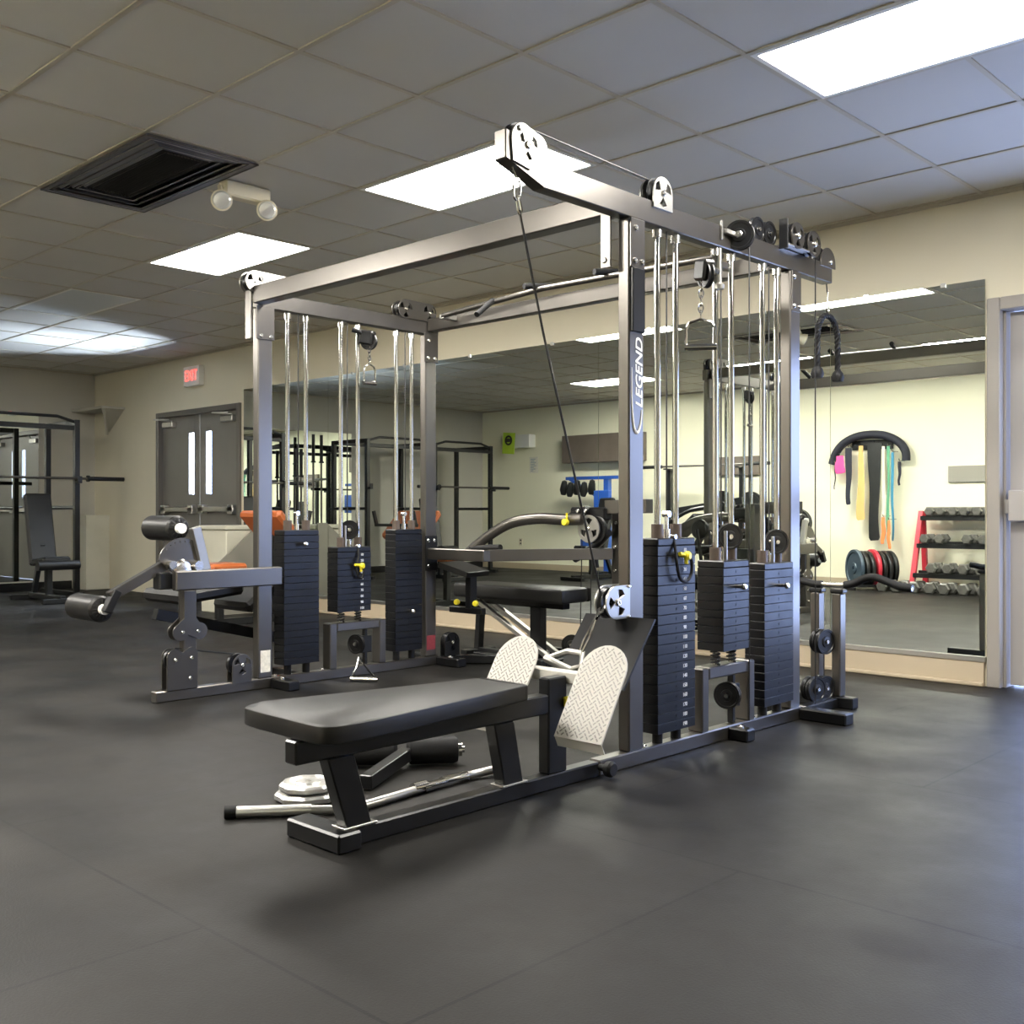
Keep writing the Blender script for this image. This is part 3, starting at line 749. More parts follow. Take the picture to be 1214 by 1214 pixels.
# pull-up bar on the rear crossbeam with knurled grips
b = BM(); tube(b, [(-4.72, 4.30, 2.16), (-3.9, 4.30, 2.205), (-2.75, 4.30, 2.19)], 0.016, 12); pb_ = gp('pull_up_bar', b, 'frame')
for (x, dy) in ((-4.20, -0.16), (-3.95, 0.0), (-3.45, 0.0)):
    g = BM()
    if dy: tube(g, [(-4.28, 4.29, 2.19), (-4.24, 4.12, 2.08)], 0.016, 12)
    else: tube(g, [(x - 0.02, 4.22, 2.215), (x + 0.03, 4.40, 2.235)], 0.017, 12)
    obj('rubber_grip', g, 'rubber', pb_)
for x in (-4.72, -2.78):
    gp('bar_mount', bb(BM(), x - 0.02, x + 0.02, 4.29, 4.40, 2.14, 2.17, 0.003), 'plate_metal')

# lettering down the near upright
lt = BM()
join(lt, text_bm('LEGEND', 0.058, (RX1 + 0.001, 3.237, 1.500), (0, 0, 1), (0, -1, 0), 0.0008, shear=0.25, sx=1.22))
tube(lt, [(RX1 + 0.001, y, z) for y, z in ((3.252, 1.362), (3.248, 1.32), (3.236, 1.285), (3.220, 1.272), (3.203, 1.295), (3.193, 1.36), (3.190, 1.45), (3.191, 1.52))], lambda t: 0.0050 * (1.25 - abs(t - 0.45) * 1.8), 6, smooth=6)
gp('brand_lettering', lt, 'white')

# ---- low row station
gp('base_beam', bb(BM(), RX0, RX1, 1.88, 2.998, 0, BH - 0.004, 0.005), 'frame_dark')
gp('cross_foot', bb(BM(), -2.665, -2.405, 1.795, 1.879, 0, BH - 0.002, 0.006), 'frame_dark')
b = BM(); cyl(b, (RX1, 3.0, 0.035), (RX1 + 0.045, 3.0, 0.035), 0.013, 14); lathe(b, (RX1 + 0.035, 3.0, 0.035), (1, 0, 0), [(0, 0), (0.028, 0), (0.030, 0.02), (0.022, 0.03), (0, 0.03)], 12); gp('lock_knob', b, 'rubber')
gp('seat_rail', bb(BM(), RX0, RX1, 1.675, 2.721, 0.268, 0.335, 0.005), 'frame_dark')
for ya0, ya1 in ((1.83, 1.90), (2.50, 2.55)):
    b = BM(); prism(b, [(RX0 + 0.002, ya0 - 0.045, 0.268), (RX0 + 0.002, ya0 + 0.05, 0.268), (RX0 + 0.002, ya1 + 0.045, BH - 0.004), (RX0 + 0.002, ya1 - 0.045, BH - 0.004)], (RX1 - RX0 - 0.004, 0, 0)); bmesh.ops.bevel(b, geom=b.edges[:], offset=0.004, segments=1, affect='EDGES')
    gp('bench_leg', b, 'frame_dark')
    gp('weld_plate', bb(BM(), RX0 - 0.004, RX1 + 0.004, ya1 - 0.06, ya1 + 0.06, BH - 0.004, BH + 0.002, 0.001), 'plate_metal')
gp('foot_post', bb(BM(), RX0 + 0.002, RX1 - 0.002, 2.722, 2.820, BH - 0.004, 0.39, 0.005), 'frame_dark')
# seat pad: tapered, rounded
b = BM(); pad = [(-2.785, 1.77), (-2.760, 1.715), (-2.70, 1.695), (-2.50, 1.69), (-2.38, 1.69), (-2.335, 1.71), (-2.318, 1.78), (-2.33, 1.95), (-2.405, 2.52), (-2.412, 2.575), (-2.435, 2.598), (-2.53, 2.60), (-2.61, 2.60), (-2.64, 2.575), (-2.652, 2.52), (-2.785, 1.86)]
cx_ = -2.56
def pad_mesh(b, pts, z0, z1, r=0.014):
    n = len(pts); cx = sum(p[0] for p in pts) / n; cy = sum(p[1] for p in pts) / n
    rings = []
    for (z, ins) in ((z0, r * 0.8), (z0 + r * 0.4, r * 0.15), (z0 + r, 0), (z1 - r, 0), (z1 - r * 0.35, r * 0.2), (z1, r)):
        rr = []
        for (x, y) in pts:
            d = math.hypot(x - cx, y - cy); k = 1 - ins / d
            rr.append(b.verts.new((cx + (x - cx) * k, cy + (y - cy) * k, z)))
        rings.append(rr)
    for a, c in zip(rings[:-1], rings[1:]):
        for i in range(n): b.faces.new((a[i], a[(i + 1) % n], c[(i + 1) % n], c[i]))
    b.faces.new(list(reversed(rings[0]))); b.faces.new(rings[-1])
    return b
ps = [(p.x, p.y) for p in catmull([(x, y, 0) for x, y in pad], 4, True)]
gp('seat_pad', pad_mesh(b, ps, 0.336, 0.388, 0.007), 'vinyl')
# foot plates with diamond tread
def footplate(xc, w, y0, z0, y1, z1):
    """rounded tread plate tilted back, foot (y0,z0) to tip (y1,z1), lower end folded under"""
    u = V((0, y1 - y0, z1 - z0)); Lh = u.length; u.normalize(); xx = V((1, 0, 0)); nn = xx.cross(u)
    if nn.y > 0: nn = -nn
    lp = [(-w / 2, 0.0), (w / 2, 0.0), (w / 2, Lh - w / 2)] + arc(0, Lh - w / 2, w / 2, 0, PI, 14)[1:] + []
    c0 = V((xc, y0, z0))
    b = curve_plate([lp], 0.005, c0, (1, 0, 0), u)
    # folded lip
    v = [c0 + xx * (-w / 2), c0 + xx * (w / 2), c0 + xx * (w / 2) + V((0, -0.012, -0.02)), c0 + xx * (-w / 2) + V((0, -0.012, -0.02))]
    prism(b, [c0 + xx * (-w / 2), c0 + xx * (-w / 2) - nn * 0.004, c0 + xx * (-w / 2) - nn * 0.034 - u * 0.018, c0 + xx * (-w / 2) - nn * 0.032 - u * 0.022], xx * w)
    p_ = gp('foot_plate', b, 'tread')
    l_ = BM(); step = 0.0215; k = 0
    zz = step * 0.6
    row = 0
    while zz < Lh:
        xk = -w / 2 + step * 0.5 + (step * 0.5 if row % 2 else 0)
        col = 0
        while xk < w / 2 - 0.004:
            ok = zz < Lh - w / 2 or math.hypot(xk, zz - (Lh - w / 2)) < w / 2 - 0.007
            if ok:
                ang = 0.785 if (row + col) % 2 else -0.785
                cc = c0 + xx * xk + u * zz + nn * 0.0030
                R = Matrix((xx * math.cos(ang) + u * math.sin(ang), -xx * math.sin(ang) + u * math.cos(ang), nn)).transposed()
                box(l_, cc, (0.0125, 0.0046, 0.002), R)
            xk += step; col += 1
        zz += step * 0.5; row += 1
    obj('raised_tread', l_, 'lug_shaded', p_)
    return p_
footplate(-2.280, 0.205, 2.685, 0.205, 2.865, 0.505)
footplate(-2.690, 0.205, 2.685, 0.205, 2.865, 0.505)
gp('plate_crossbar', bb(BM(), -2.64, -2.33, 2.822, 2.872, 0.360, 0.402, 0.004), 'tread')
b = BM(); lathe(b, (RX1, 2.80, 0.30), (0.5, 1, 0), [(0, 0), (0.018, 0), (0.020, 0.02), (0.012, 0.035), (0, 0.035)], 14); gp('pop_pin', b, 'yellow')
# dark angled toe board in front of the upright
b = BM(); prism(b, [(-2.31, 3.16, 0.575), (-2.31, 2.97, 0.335), (-2.64, 2.97, 0.335), (-2.64, 3.16, 0.575)], (0, 0.008, -0.004)); gp('toe_board', b, 'frame_dark')
# low front pulley with pierced plates
lp = arc(3.095, 0.632, 0.062, PI / 2, PI * 1.5, 16) + [(3.174, 0.57), (3.174, 0.694)]
for x in (RX1 + 0.002, RX0 + 0.005): yz_plate([lp] + tri_holes(3.10, 0.632, 0.036, 0.026, PI), x, 0.006)
wheel('pulley_wheel', (RC, 3.085, 0.632), (1, 0, 0), 0.057); bolt((RX1 + 0.006, 3.10, 0.632), (1, 0, 0), 0.014)
bolt((RX1 + 0.006, 3.165, 0.69), (1, 0, 0), 0.006); bolt((RX1 + 0.006, 3.165, 0.575), (1, 0, 0), 0.006)
# cable hooked from the nose down to the low pulley
cable([(RC, 2.60, 2.00), (RC, 2.72, 1.60), (RC, 3.02, 0.72), (RC, 3.04, 0.66)], 0.0045)
b = BM()
tube(b, [(RC, 2.575, 2.165), (RC, 2.570, 2.13), (RC, 2.59, 2.10)], 0.005, 8)
tube(b, catmull([(RC, 2.588, 2.105), (RC, 2.605, 2.09), (RC, 2.602, 2.05), (RC, 2.585, 2.03), (RC, 2.572, 2.05), (RC, 2.575, 2.09)], 4, True), 0.0045, 6, closed=True)
tube(b, [(RC, 2.585, 2.045), (RC, 2.592, 2.0), (RC, 2.600, 1.985), (RC, 2.612, 2.0), (RC, 2.598, 2.05)], 0.0045, 6)
gp('snap_hook', b, 'chrome')

# ---- right rear arm-curl post
gp('base_beam', bb(BM(), -2.80, -2.365, 4.86, 4.925, 0, 0.056, 0.005), 'frame_dark')
gp('base_beam', bb(BM(), RX0, RX1, 4.546, 4.859, 0, 0.05, 0.005), 'frame_dark')
for x in (-2.57, -2.455):
    gp('curl_post', bb(BM(), x - 0.022, x + 0.025, 4.862, 4.922, 0.056, 0.565, 0.005), 'frame')
    gp('bar_cradle', bb(BM(), x - 0.035, x + 0.035, 4.865, 4.92, 0.566, 0.588, 0.006), 'frame_dark')
for (y, z) in ((4.81, 0.33), (4.81, 0.10), (4.72, 0.105)):
    wheel('pulley_wheel', (-2.485, y, z), (1, -0.25, 0), 0.062)
    lp = arc(y - 0.0, z, 0.05, 0, 2 * PI, 20)[:-1]
    wheel('pulley_wheel', (-2.52, y + 0.01, z), (1, -0.25, 0), 0.060)
cable([(-2.50, 4.83, 0.11), (-2.50, 4.83, 0.34)])

# ---- leg station at the front of the left tower
gp('side_beam', bb(BM(), LX1 + 0.001, LX1 + 0.05, 2.665, 3.30, 0.568, 0.668, 0.006), 'frame')
gp('end_bracket', bb(BM(), LX1 - 0.075, LX1 - 0.001, 2.60, 2.70, 0.575, 0.66, 0.006), 'frame_dark')
gp('front_post', bb(BM(), LX0 + 0.002, LX1 - 0.006, 2.735, 2.81, BH, 0.566, 0.005), 'frame')
lp = arc(2.715, 0.350, 0.043, PI / 2 * 1.3, PI * 1.9, 10) + arc(2.822, 0.350, 0.043, -PI / 2, PI / 2, 10) + [(2.80, 0.42), (2.80, 0.56), (2.735, 0.56), (2.735, 0.42)]
for x in (LX1, LX0): yz_plate([lp], x, 0.007, m='frame')
for yy in (2.725, 2.812): wheel('pulley_wheel', (LC, yy, 0.345), (1, 0, 0), 0.036); bolt((LX1 + 0.004, yy, 0.35), (1, 0, 0), 0.009)
lp = [(2.640, BH)] + [(2.640, 0.20)] + arc(2.68, 0.225, 0.040, PI, PI / 2 * 0.7, 8) + [(2.725, 0.245)] + arc(2.775, 0.235, 0.035, PI * 0.75, 0, 8) + [(2.81, BH)]
for x in (LX1, LX0): yz_plate([lp], x, 0.007, m='frame')
for yy, zz in ((2.685, 0.21), (2.775, 0.215), (2.765, 0.11)): bolt((LX1 + 0.004, yy, zz), (1, 0, 0), 0.010)
wheel('pulley_wheel', (LC, 2.688, 0.21), (1, 0, 0), 0.055)
for x in (LX1, LX0): upplate(3.075, 0.145, 0.058, x, zb=0.07, m='frame')
wheel('pulley_wheel', (LC, 3.055, 0.15), (1, 0, 0), 0.055); bolt((LX1 + 0.004, 3.075, 0.145), (1, 0, 0), 0.011)
cable([(LC, 3.04, 0.205), (LC, 2.70, 0.268)])
# range-of-motion disc, arms and rollers
lp = arc(2.735, 0.70, 0.135, PI * 0.13, PI * 0.93, 16) + [(2.68, 0.66), (2.80, 0.66)]
yz_plate([lp] + [[(2.735 + (0.118) * math.cos(a) + 0.006 * math.cos(q), 0.70 + 0.118 * math.sin(a) + 0.006 * math.sin(q)) for q in (0, 1.57, 3.14, 4.71)] for a in [0.5 + 0.24 * i for i in range(9)]], LX1 - 0.02, 0.008, m='frame', name='range_disc')
b = BM(); bar(b, (LX1 - 0.01, 2.86, 0.665), (LX1 - 0.01, 2.80, 0.89), 0.05, 0.045); ar = gp('upper_arm', b, 'plate_metal')
b = BM(); bar(b, (LX1 - 0.06, 2.70, 0.72), (LX1 - 0.06, 2.365, 0.550), 0.045, 0.05); gp('lower_arm', b, 'frame')
b = BM(); bar(b, (LX1 - 0.055, 2.40, 0.58), (LX1 - 0.055, 2.345, 0.475), 0.05, 0.04); gp('arm_knuckle', b, 'frame_dark')
b = BM(); lathe(b, (LX1 - 0.03, 2.735, 0.675), (1, 0, 0), [(0, -0.05), (0.05, -0.05), (0.055, -0.02), (0.055, 0.01), (0.04, 0.03), (0, 0.035)], 20); cyl(b, (LX1 - 0.03, 2.66, 0.70), (LX1 + 0.03, 2.66, 0.70), 0.022); cyl(b, (LX1 - 0.03, 2.81, 0.69), (LX1 + 0.02, 2.81, 0.69), 0.026); gp('pivot_bearing', b, 'bolt')
for (y, z, x1, x0) in ((2.735, 0.885, LX1 - 0.05, LX1 - 0.355), (2.350, 0.487, LX1 - 0.10, LX1 - 0.41)):
    b = BM(); r = 0.066
    lathe(b, (x0, y, z), (1, 0, 0), [(0, 0), (r * 0.8, 0.003), (r, 0.02), (r, x1 - x0 - 0.02), (r * 0.85, x1 - x0 - 0.006), (0.03, x1 - x0), (0, x1 - x0)], 32)
    ro = gp('roller_pad', b, 'vinyl')
    b = BM(); cyl(b, (x0 - 0.012, y, z), (x0 + 0.001, y, z), 0.026); obj('roller_cap', b, 'white', ro)
    b = BM(); cyl(b, (x1 - 0.001, y, z), (x1 + 0.03, y, z), 0.026); obj('roller_cap', b, 'white', ro)
    b = BM()
    for k in range(16):
        a = k * PI / 8; bar(b, (x1 - 0.012, y + 0.06 * math.cos(a), z + 0.06 * math.sin(a)), (x1 + 0.002, y + 0.032 * math.cos(a), z + 0.032 * math.sin(a)), 0.006, 0.006)
    obj('gathered_cover', b, 'vinyl', ro)
# seat of the leg station, behind the beam
b = BM(); box(b, (-5.32, 2.98, 0.53), (0.42, 0.40, 0.07), (0.1, 0, 0), 0.02); gp('leg_seat', b, 'vinyl')
b = BM(); box(b, (-5.36, 3.36, 0.50), (0.38, 0.07, 0.30), (-1.0, 0, 0), 0.02); gp('leg_back_pad', b, 'vinyl')
b = BM(); bar(b, (-5.32, 2.75, 0.42), (-5.32, 3.55, 0.22), 0.05, 0.06); bar(b, (-5.32, 3.5, 0.03), (-4.99, 3.5, 0.03), 0.05, 0.05); bar(b, (-5.32, 3.45, 0.03), (-5.32, 3.45, 0.28), 0.05, 0.05); gp('seat_support', b, 'frame_dark')
gp('warning_sticker', bb(BM(), LX1, LX1 + 0.0012, 3.190, 3.252, 0.09, 0.21, 0), 'sticker')
gp('warning_sticker', bb(BM(), LX1, LX1 + 0.0012, 4.40, 4.47, 0.10, 0.19, 0), 'redsticker')

# ---- press station between the towers at the back
gp('press_beam', bb(BM(), LX1 + 0.001, -4.47, 4.40, 4.46, 0.672, 0.742, 0.005), 'frame')
b = BM(); bar(b, (-4.50, 4.465, 0.707), (-4.14, 5.20, 0.707), 0.06, 0.07); gp('press_beam', b, 'frame')
for (y, z) in ((4.41, 0.79), (4.41, 0.63), (4.46, 0.79)): bolt((LX1 + 0.002, y, z), (1, 0, 0), 0.012)
gp('joint_plate', bb(BM(), LX1, LX1 + 0.008, 4.385, 4.485, 0.60, 0.82, 0.002), 'frame_dark')
gp('rear_pulley_plate', bb(BM(), -4.14, -4.06, 5.205, 5.285, 0.20, 1.03, 0.004), 'frame')
bolt((-4.10, 5.205, 0.90), (0, -1, 0), 0.012); bolt((-4.11, 5.205, 0.75), (0, -1, 0), 0.012); bolt((-4.11, 5.205, 0.60), (0, -1, 0), 0.012)
gp('rear_post', bb(BM(), -4.17, -4.07, 5.29, 5.37, 0, 0.70, 0.004), 'frame_dark')
b = BM(); bar(b, (-4.10, 5.12, 1.00), (-3.78, 5.12, 1.005), 0.07, 0.085); gp('top_stub', b, 'frame')
b = BM(); bb(b, -4.36, -4.08, 5.06, 5.14, 0.92, 1.00, 0.01); bar(b, (-4.40, 5.05, 0.915), (-4.20, 5.05, 0.985), 0.05, 0.05); gp('press_head', b, 'frame_dark')
bolt((-4.26, 5.02, 0.975), (0, -1, 0), 0.013); bolt((-4.20, 5.02, 0.975), (0, -1, 0), 0.013)
b = curve_plate([arc(0, 0, 0.085, 0, 2 * PI, 24)[:-1]] + tri_holes(0, 0, 0.048, 0.032, PI / 2), 0.008, (-4.17, 5.02, 0.865), (1, 0, 0), (0, 0, 1)); gp('pulley_plate', b, 'plate_metal')
wheel('pulley_wheel', (-4.14, 5.05, 0.86), (0, 1, 0), 0.085); bolt((-4.17, 5.014, 0.865), (0, -1, 0), 0.013)
# curved press arms
b = BM(); tube(b, [(-5.16, 4.94, 0.70), (-5.0, 4.95, 0.80), (-4.79, 4.96, 0.895), (-4.56, 4.97, 0.928), (-4.34, 4.98, 0.922), (-4.20, 4.99, 0.925)], 0.030, 12, smooth=6, squash=(1.2, 0.8)); gp('press_arm', b, 'frame')
b = BM(); tube(b, [(-4.52, 5.30, 0.66), (-4.30, 5.24, 0.75), (-4.12, 5.15, 0.84)], 0.026, 12, smooth=4); gp('press_arm', b, 'frame_dark')
b = BM(); tube(b, [(-5.14, 4.94, 0.725), (-4.86, 4.94, 0.735)], 0.022, 12); gp('hand_grip', b, 'rubber')
b = BM(); tube(b, [(-4.60, 5.30, 0.69), (-4.32, 5.30, 0.70)], 0.022, 12); gp('hand_grip', b, 'rubber')
b = BM(); lathe(b, (-4.29, 4.95, 0.905), (0, -1, 0.1), [(0, 0), (0.020, 0), (0.024, 0.012), (0.020, 0.028), (0, 0.03)], 14); cyl(b, (-4.29, 4.95, 0.90), (-4.29, 4.95, 0.965), 0.006); gp('pop_pin', b, 'yellow')
b = BM(); lathe(b, (-4.47, 5.40, 0.84), (0, -1, 0), [(0, 0), (0.062, 0), (0.075, 0.01), (0.075, 0.03), (0.05, 0.045), (0, 0.05)], 24); cyl(b, (-4.47, 5.42, 0.84), (-4.43, 5.42, 0.60), 0.013); gp('back_roller', b, 'vinyl')
# lower adjuster frames with yellow pins at the left
b = BM(); bar(b, (-4.93, 4.55, 0.64), (-4.72, 4.60, 0.58), 0.26, 0.035); gp('small_seat_pad', b, 'vinyl')
gp('seat_stem', bb(BM(), -4.80, -4.75, 4.56, 4.62, 0.36, 0.58, 0.004), 'frame_dark')
gp('seat_tube', bb(BM(), -4.96, -4.66, 4.57, 4.61, 0.33, 0.37, 0.004), 'frame_dark')
for x in (-4.87, -4.70):
    b = BM(); lathe(b, (x, 4.565, 0.40), (0.3, -1, 0), [(0, 0), (0.016, 0), (0.020, 0.012), (0.016, 0.026), (0, 0.028)], 14); gp('pop_pin', b, 'yellow')
upplate(4.57, 0.14, 0.062, LX1 + 0.05, zb=0.06, m='frame_dark'); upplate(4.57, 0.14, 0.062, LX1 + 0.012, zb=0.06, m='frame_dark'); wheel('pulley_wheel', (LX1 + 0.03, 4.57, 0.145), (1, 0, 0), 0.055); bolt((LX1 + 0.055, 4.57, 0.14), (1, 0, 0), 0.012)
b = BM(); bar(b, (-4.93, 4.60, 0.03), (-4.72, 4.80, 0.03), 0.06, 0.05); bar(b, (-4.95, 4.80, 0.03), (-4.35, 4.80, 0.03), 0.05, 0.05); gp('floor_brace', b, 'frame_dark')
gp('floor_brace', bb(BM(), -4.75, -4.18, 5.30, 5.36, 0, 0.055, 0.004), 'frame_dark')
wheel('pulley_wheel', (-4.50, 5.24, 0.10), (0.6, -1, 0), 0.066); bolt((-4.49, 5.222, 0.10), (0.6, -1, 0), 0.013)
cable([(-4.36, 5.16, 0.10), (-4.34, 5.16, 0.92)]); cable([(-4.27, 5.16, 0.10), (-4.27, 5.16, 0.92)])
# ------------------------------------------------------------------ loose attachments
def d_handle(loc, label, top, h=0.10, w=0.115, ang=0.0, rung=True, thing_name='stirrup_handle'):
    t = thing(thing_name, loc, label, 'cable handle', None)
    c = V(loc); ux = V((math.cos(ang), math.sin(ang), 0)); uz = V((0, 0, 1))
    b = BM()
    pts = [c - ux * w / 2, c - ux * w / 2 + uz * h * 0.75, c - ux * w * 0.38 + uz * h * 0.98, c + uz * (h + 0.012), c + ux * w * 0.38 + uz * h * 0.98, c + ux * w / 2 + uz * h * 0.75, c + ux * w / 2]
    tube(b, pts, 0.006, 8)
    obj('handle_frame', b, 'chrome', t)
    b = BM(); cyl(b, c - ux * (w / 2 + 0.006), c + ux * (w / 2 + 0.006), 0.0135, 14); obj('grip', b, 'chrome', t)
    b = BM(); tp = V(top); a = c + uz * (h + 0.012)
    n = 5
    for k in range(n):
        p = a.lerp(tp, (k + 0.5) / n); L_ = (tp - a).length / n * 0.72; sx = ux if k % 2 else V((-ux.y, ux.x, 0))
        dn = (tp - a).normalized()
        tube(b, [p - dn * L_, p - dn * L_ * 0.3 + sx * 0.009, p + dn * L_ * 0.3 + sx * 0.009, p + dn * L_, p + dn * L_ * 0.3 - sx * 0.009, p - dn * L_ * 0.3 - sx * 0.009], 0.0028, 6, closed=True, smooth=2)
    obj('hanging_chain', b, 'chrome', t)
    return t
d_handle((-2.39, 3.58, 1.635), 'shiny chrome stirrup handle hanging from the black pulley on the right tower', (-2.40, 3.60, 1.90), ang=0.6)
d_handle((-4.93, 3.905, 1.735), 'small chrome stirrup handle hanging inside the left tower', (-4.93, 3.90, 1.96), ang=1.4, w=0.075)
# floor handle by the left tower
t = thing('stirrup_handle', (-4.70, 3.62, 0), 'chrome handle lying on the floor in front of the left tower', 'cable handle')
b = BM(); cyl(b, (-4.83, 3.69, 0.016), (-4.70, 3.78, 0.016), 0.015, 14); obj('grip', b, 'chrome', t)
b = BM(); tube(b, [(-4.83, 3.69, 0.018), (-4.87, 3.76, 0.07), (-4.90, 3.80, 0.12), (-4.88, 3.80, 0.11), (-4.80, 3.79, 0.06), (-4.70, 3.78, 0.018)], 0.005, 8); obj('handle_frame', b, 'chrome', t)

# triceps rope
def rope_thing(c, z_top, z_bot, spread, label):
    cx, cy = c
    t = thing('triceps_rope', (cx, cy, z_bot - 0.03), label, 'cable rope')
    pts = [(cx, cy - spread, z_bot), (cx, cy - spread, z_bot + 0.12), (cx, cy - spread * 0.92, z_top - 0.07), (cx, cy - spread * 0.5, z_top - 0.015), (cx, cy, z_top), (cx, cy + spread * 0.5, z_top - 0.015), (cx, cy + spread * 0.92, z_top - 0.07), (cx, cy + spread, z_bot + 0.12), (cx, cy + spread, z_bot)]
    P = catmull(pts, 14)
    b = BM()
    for ph in (0, 2 * PI / 3, 4 * PI / 3):
        q = []
        for i, p in enumerate(P):
            tt = (P[min(i + 1, len(P) - 1)] - P[max(i - 1, 0)]).normalized(); nx = V((1, 0, 0)); ny = tt.cross(nx)
            a = ph + i * 0.55; q.append(p + (nx * math.cos(a) + ny * math.sin(a)) * 0.0085)
        tube(b, q, 0.0072, 6)
    obj('twisted_rope', b, 'rubber', t)
    for s in (-1, 1):
        b = BM(); lathe(b, (cx, cy + s * spread, z_bot - 0.03), (0, 0, 1), [(0, -0.012), (0.026, -0.01), (0.032, 0.01), (0.026, 0.032), (0.016, 0.045), (0, 0.046)], 20); obj('rubber_ball_end', b, 'rubber', t)
    b = BM(); tube(b, [(cx, cy, z_top + 0.01), (cx, cy - 0.012, z_top + 0.035), (cx, cy, z_top + 0.06), (cx, cy + 0.012, z_top + 0.035)], 0.004, 6, closed=True, smooth=3); cyl(b, (cx, cy, z_top - 0.008), (cx, cy, z_top + 0.012), 0.012); cyl(b, (cx, cy, z_top + 0.05), (cx, cy, z_top + 0.125), 0.004); obj('snap_hook', b, 'chrome', t)
    return t
rope_thing((RC, 4.805), 1.935, 1.66, 0.105, 'dark twisted triceps rope hanging from the rear end of the right tower')

# close-grip row handle resting on the foot plate crossbar
t = thing('row_handle', (-2.50, 2.93, 0.403), 'silver close-grip row handle resting between the diamond foot plates', 'cable handle')
b = BM()
tube(b, [(-2.655, 2.95, 0.417), (-2.56, 2.96, 0.452), (-2.48, 2.95, 0.452), (-2.46, 2.92, 0.41), (-2.50, 2.90, 0.395)], 0.012, 10)
cyl(b, (-2.66, 2.95, 0.417), (-2.49, 2.90, 0.392), 0.015, 14)
obj('grip_frame', b, 'plate_metal', t)
b = BM()
tube(b, [(-2.50, 2.955, 0.455), (-2.49, 2.97, 0.50), (-2.465, 3.0, 0.57), (-2.465, 3.035, 0.615)], 0.0055, 8); tube(b, [(-2.48, 2.945, 0.455), (-2.46, 2.965, 0.51), (-2.457, 2.99, 0.572)], 0.0055, 8)
tube(b, [(-2.455, 3.0, 0.578), (-2.448, 3.02, 0.60), (-2.455, 3.045, 0.622), (-2.468, 3.03, 0.61)], 0.006, 8, closed=True)
obj('snap_hook', b, 'chrome', t)

# bent lat bar lying on the floor
t = thing('lat_bar', (-2.80, 2.3, 0), 'bent silver lat bar lying on the floor beside the low row bench', 'lat bar')
r = 0.0155
b = BM(); tube(b, [(-2.84, 1.92, r + 0.003), (-2.735, 2.045, r), (-2.715, 2.12, r), (-2.74, 2.40, r), (-2.752, 2.62, r), (-2.74, 2.70, r + 0.004), (-2.715, 2.755, r + 0.012)], 0.0150, 14); obj('bar_shaft', b, 'silver', t)
b = BM(); cyl(b, (-2.945, 1.785, 0.019), (-2.79, 1.975, 0.019), 0.018, 18); obj('knurled_grip', b, 'silver', t)
b = BM(); cyl(b, (-2.96, 1.765, 0.021), (-2.938, 1.794, 0.021), 0.021, 18); obj('end_cap', b, 'rubber', t)
b = BM(); cyl(b, (-2.748, 2.50, r), (-2.752, 2.62, r), 0.0205, 18); cyl(b, (-2.738, 2.40, r), (-2.744, 2.50, r), 0.0175, 18); cyl(b, (-2.743, 2.36, 0.020), (-2.745, 2.42, 0.02), 0.020, 18); obj('centre_sleeve', b, 'chrome', t)
# chrome plates stacked on the floor
def chrome_disc(c, r, h, label):
    b = BM(); n = 48; prof = [(0, 0), (0.92, 0), (1.0, 0.25), (1.0, 0.7), (0.93, 0.95), (0.82, 1.0), (0.76, 0.82), (0.45, 0.80), (0.40, 1.0), (0.12, 1.0), (0.10, 0.6), (0, 0.6)]
    x0, y0, z0 = c; rings = []
    for (q, hh) in prof:
        if q == 0: rings.append([b.verts.new((x0, y0, z0 + h * hh))]); continue
        rings.append([b.verts.new((x0 + math.cos(2 * PI * i / n) * r * q * (1 + (0.035 * math.cos(9 * 2 * PI * i / n) if q > 0.7 else 0)), y0 + math.sin(2 * PI * i / n) * r * q * (1 + (0.035 * math.cos(9 * 2 * PI * i / n) if q > 0.7 else 0)), z0 + h * hh)) for i in range(n)])
    for a, c_ in zip(rings[:-1], rings[1:]):
        for i in range(n):
            j = (i + 1) % n
            if len(a) == 1: b.faces.new((a[0], c_[j], c_[i]))
            elif len(c_) == 1: b.faces.new((a[i], a[j], c_[0]))
            else: b.faces.new((a[i], a[j], c_[j], c_[i]))
    o = obj('chrome_plate', b, 'silver', loc=(x0, y0, z0)); tag(o, label, 'weight plate', 'chrome plates on the floor')
chrome_disc((-2.965, 2.085, 0.0), 0.108, 0.030, 'scalloped chrome weight plate, lower of the pair on the floor')
chrome_disc((-2.97, 2.09, 0.0305), 0.095, 0.028, 'scalloped chrome weight plate, upper of the pair on the floor')
# foam roller attachment on the floor
t = thing('roller_attachment', (-3.05, 2.55, 0), 'black foam roller leg attachment on a square tube, lying behind the low row bench', 'leg attachment')
b = BM(); bar(b, (-2.90, 2.28, 0.030), (-3.06, 2.60, 0.050), 0.045, 0.05); obj('square_tube', b, 'frame_dark', t)
for s0, s1 in (((-3.085, 2.62), (-2.955, 2.775)), ((-3.105, 2.596), (-3.225, 2.455))):
    b = BM(); a_, c_ = V((*s0, 0.056)), V((*s1, 0.056)); d_ = (c_ - a_); lathe(b, a_, d_, [(0, 0), (0.03, 0.002), (0.052, 0.015), (0.052, d_.length - 0.02), (0.045, d_.length - 0.004), (0.02, d_.length), (0, d_.length)], 26); ro = obj('foam_roller', b, 'rubber', t)
    b = BM(); e = c_ + d_.normalized() * 0.0; cyl(b, e - d_.normalized() * 0.001, e + d_.normalized() * 0.012, 0.026, 16); cyl(b, e + d_.normalized() * 0.010, e + d_.normalized() * 0.022, 0.013, 12); obj('end_cap', b, 'chrome', ro)

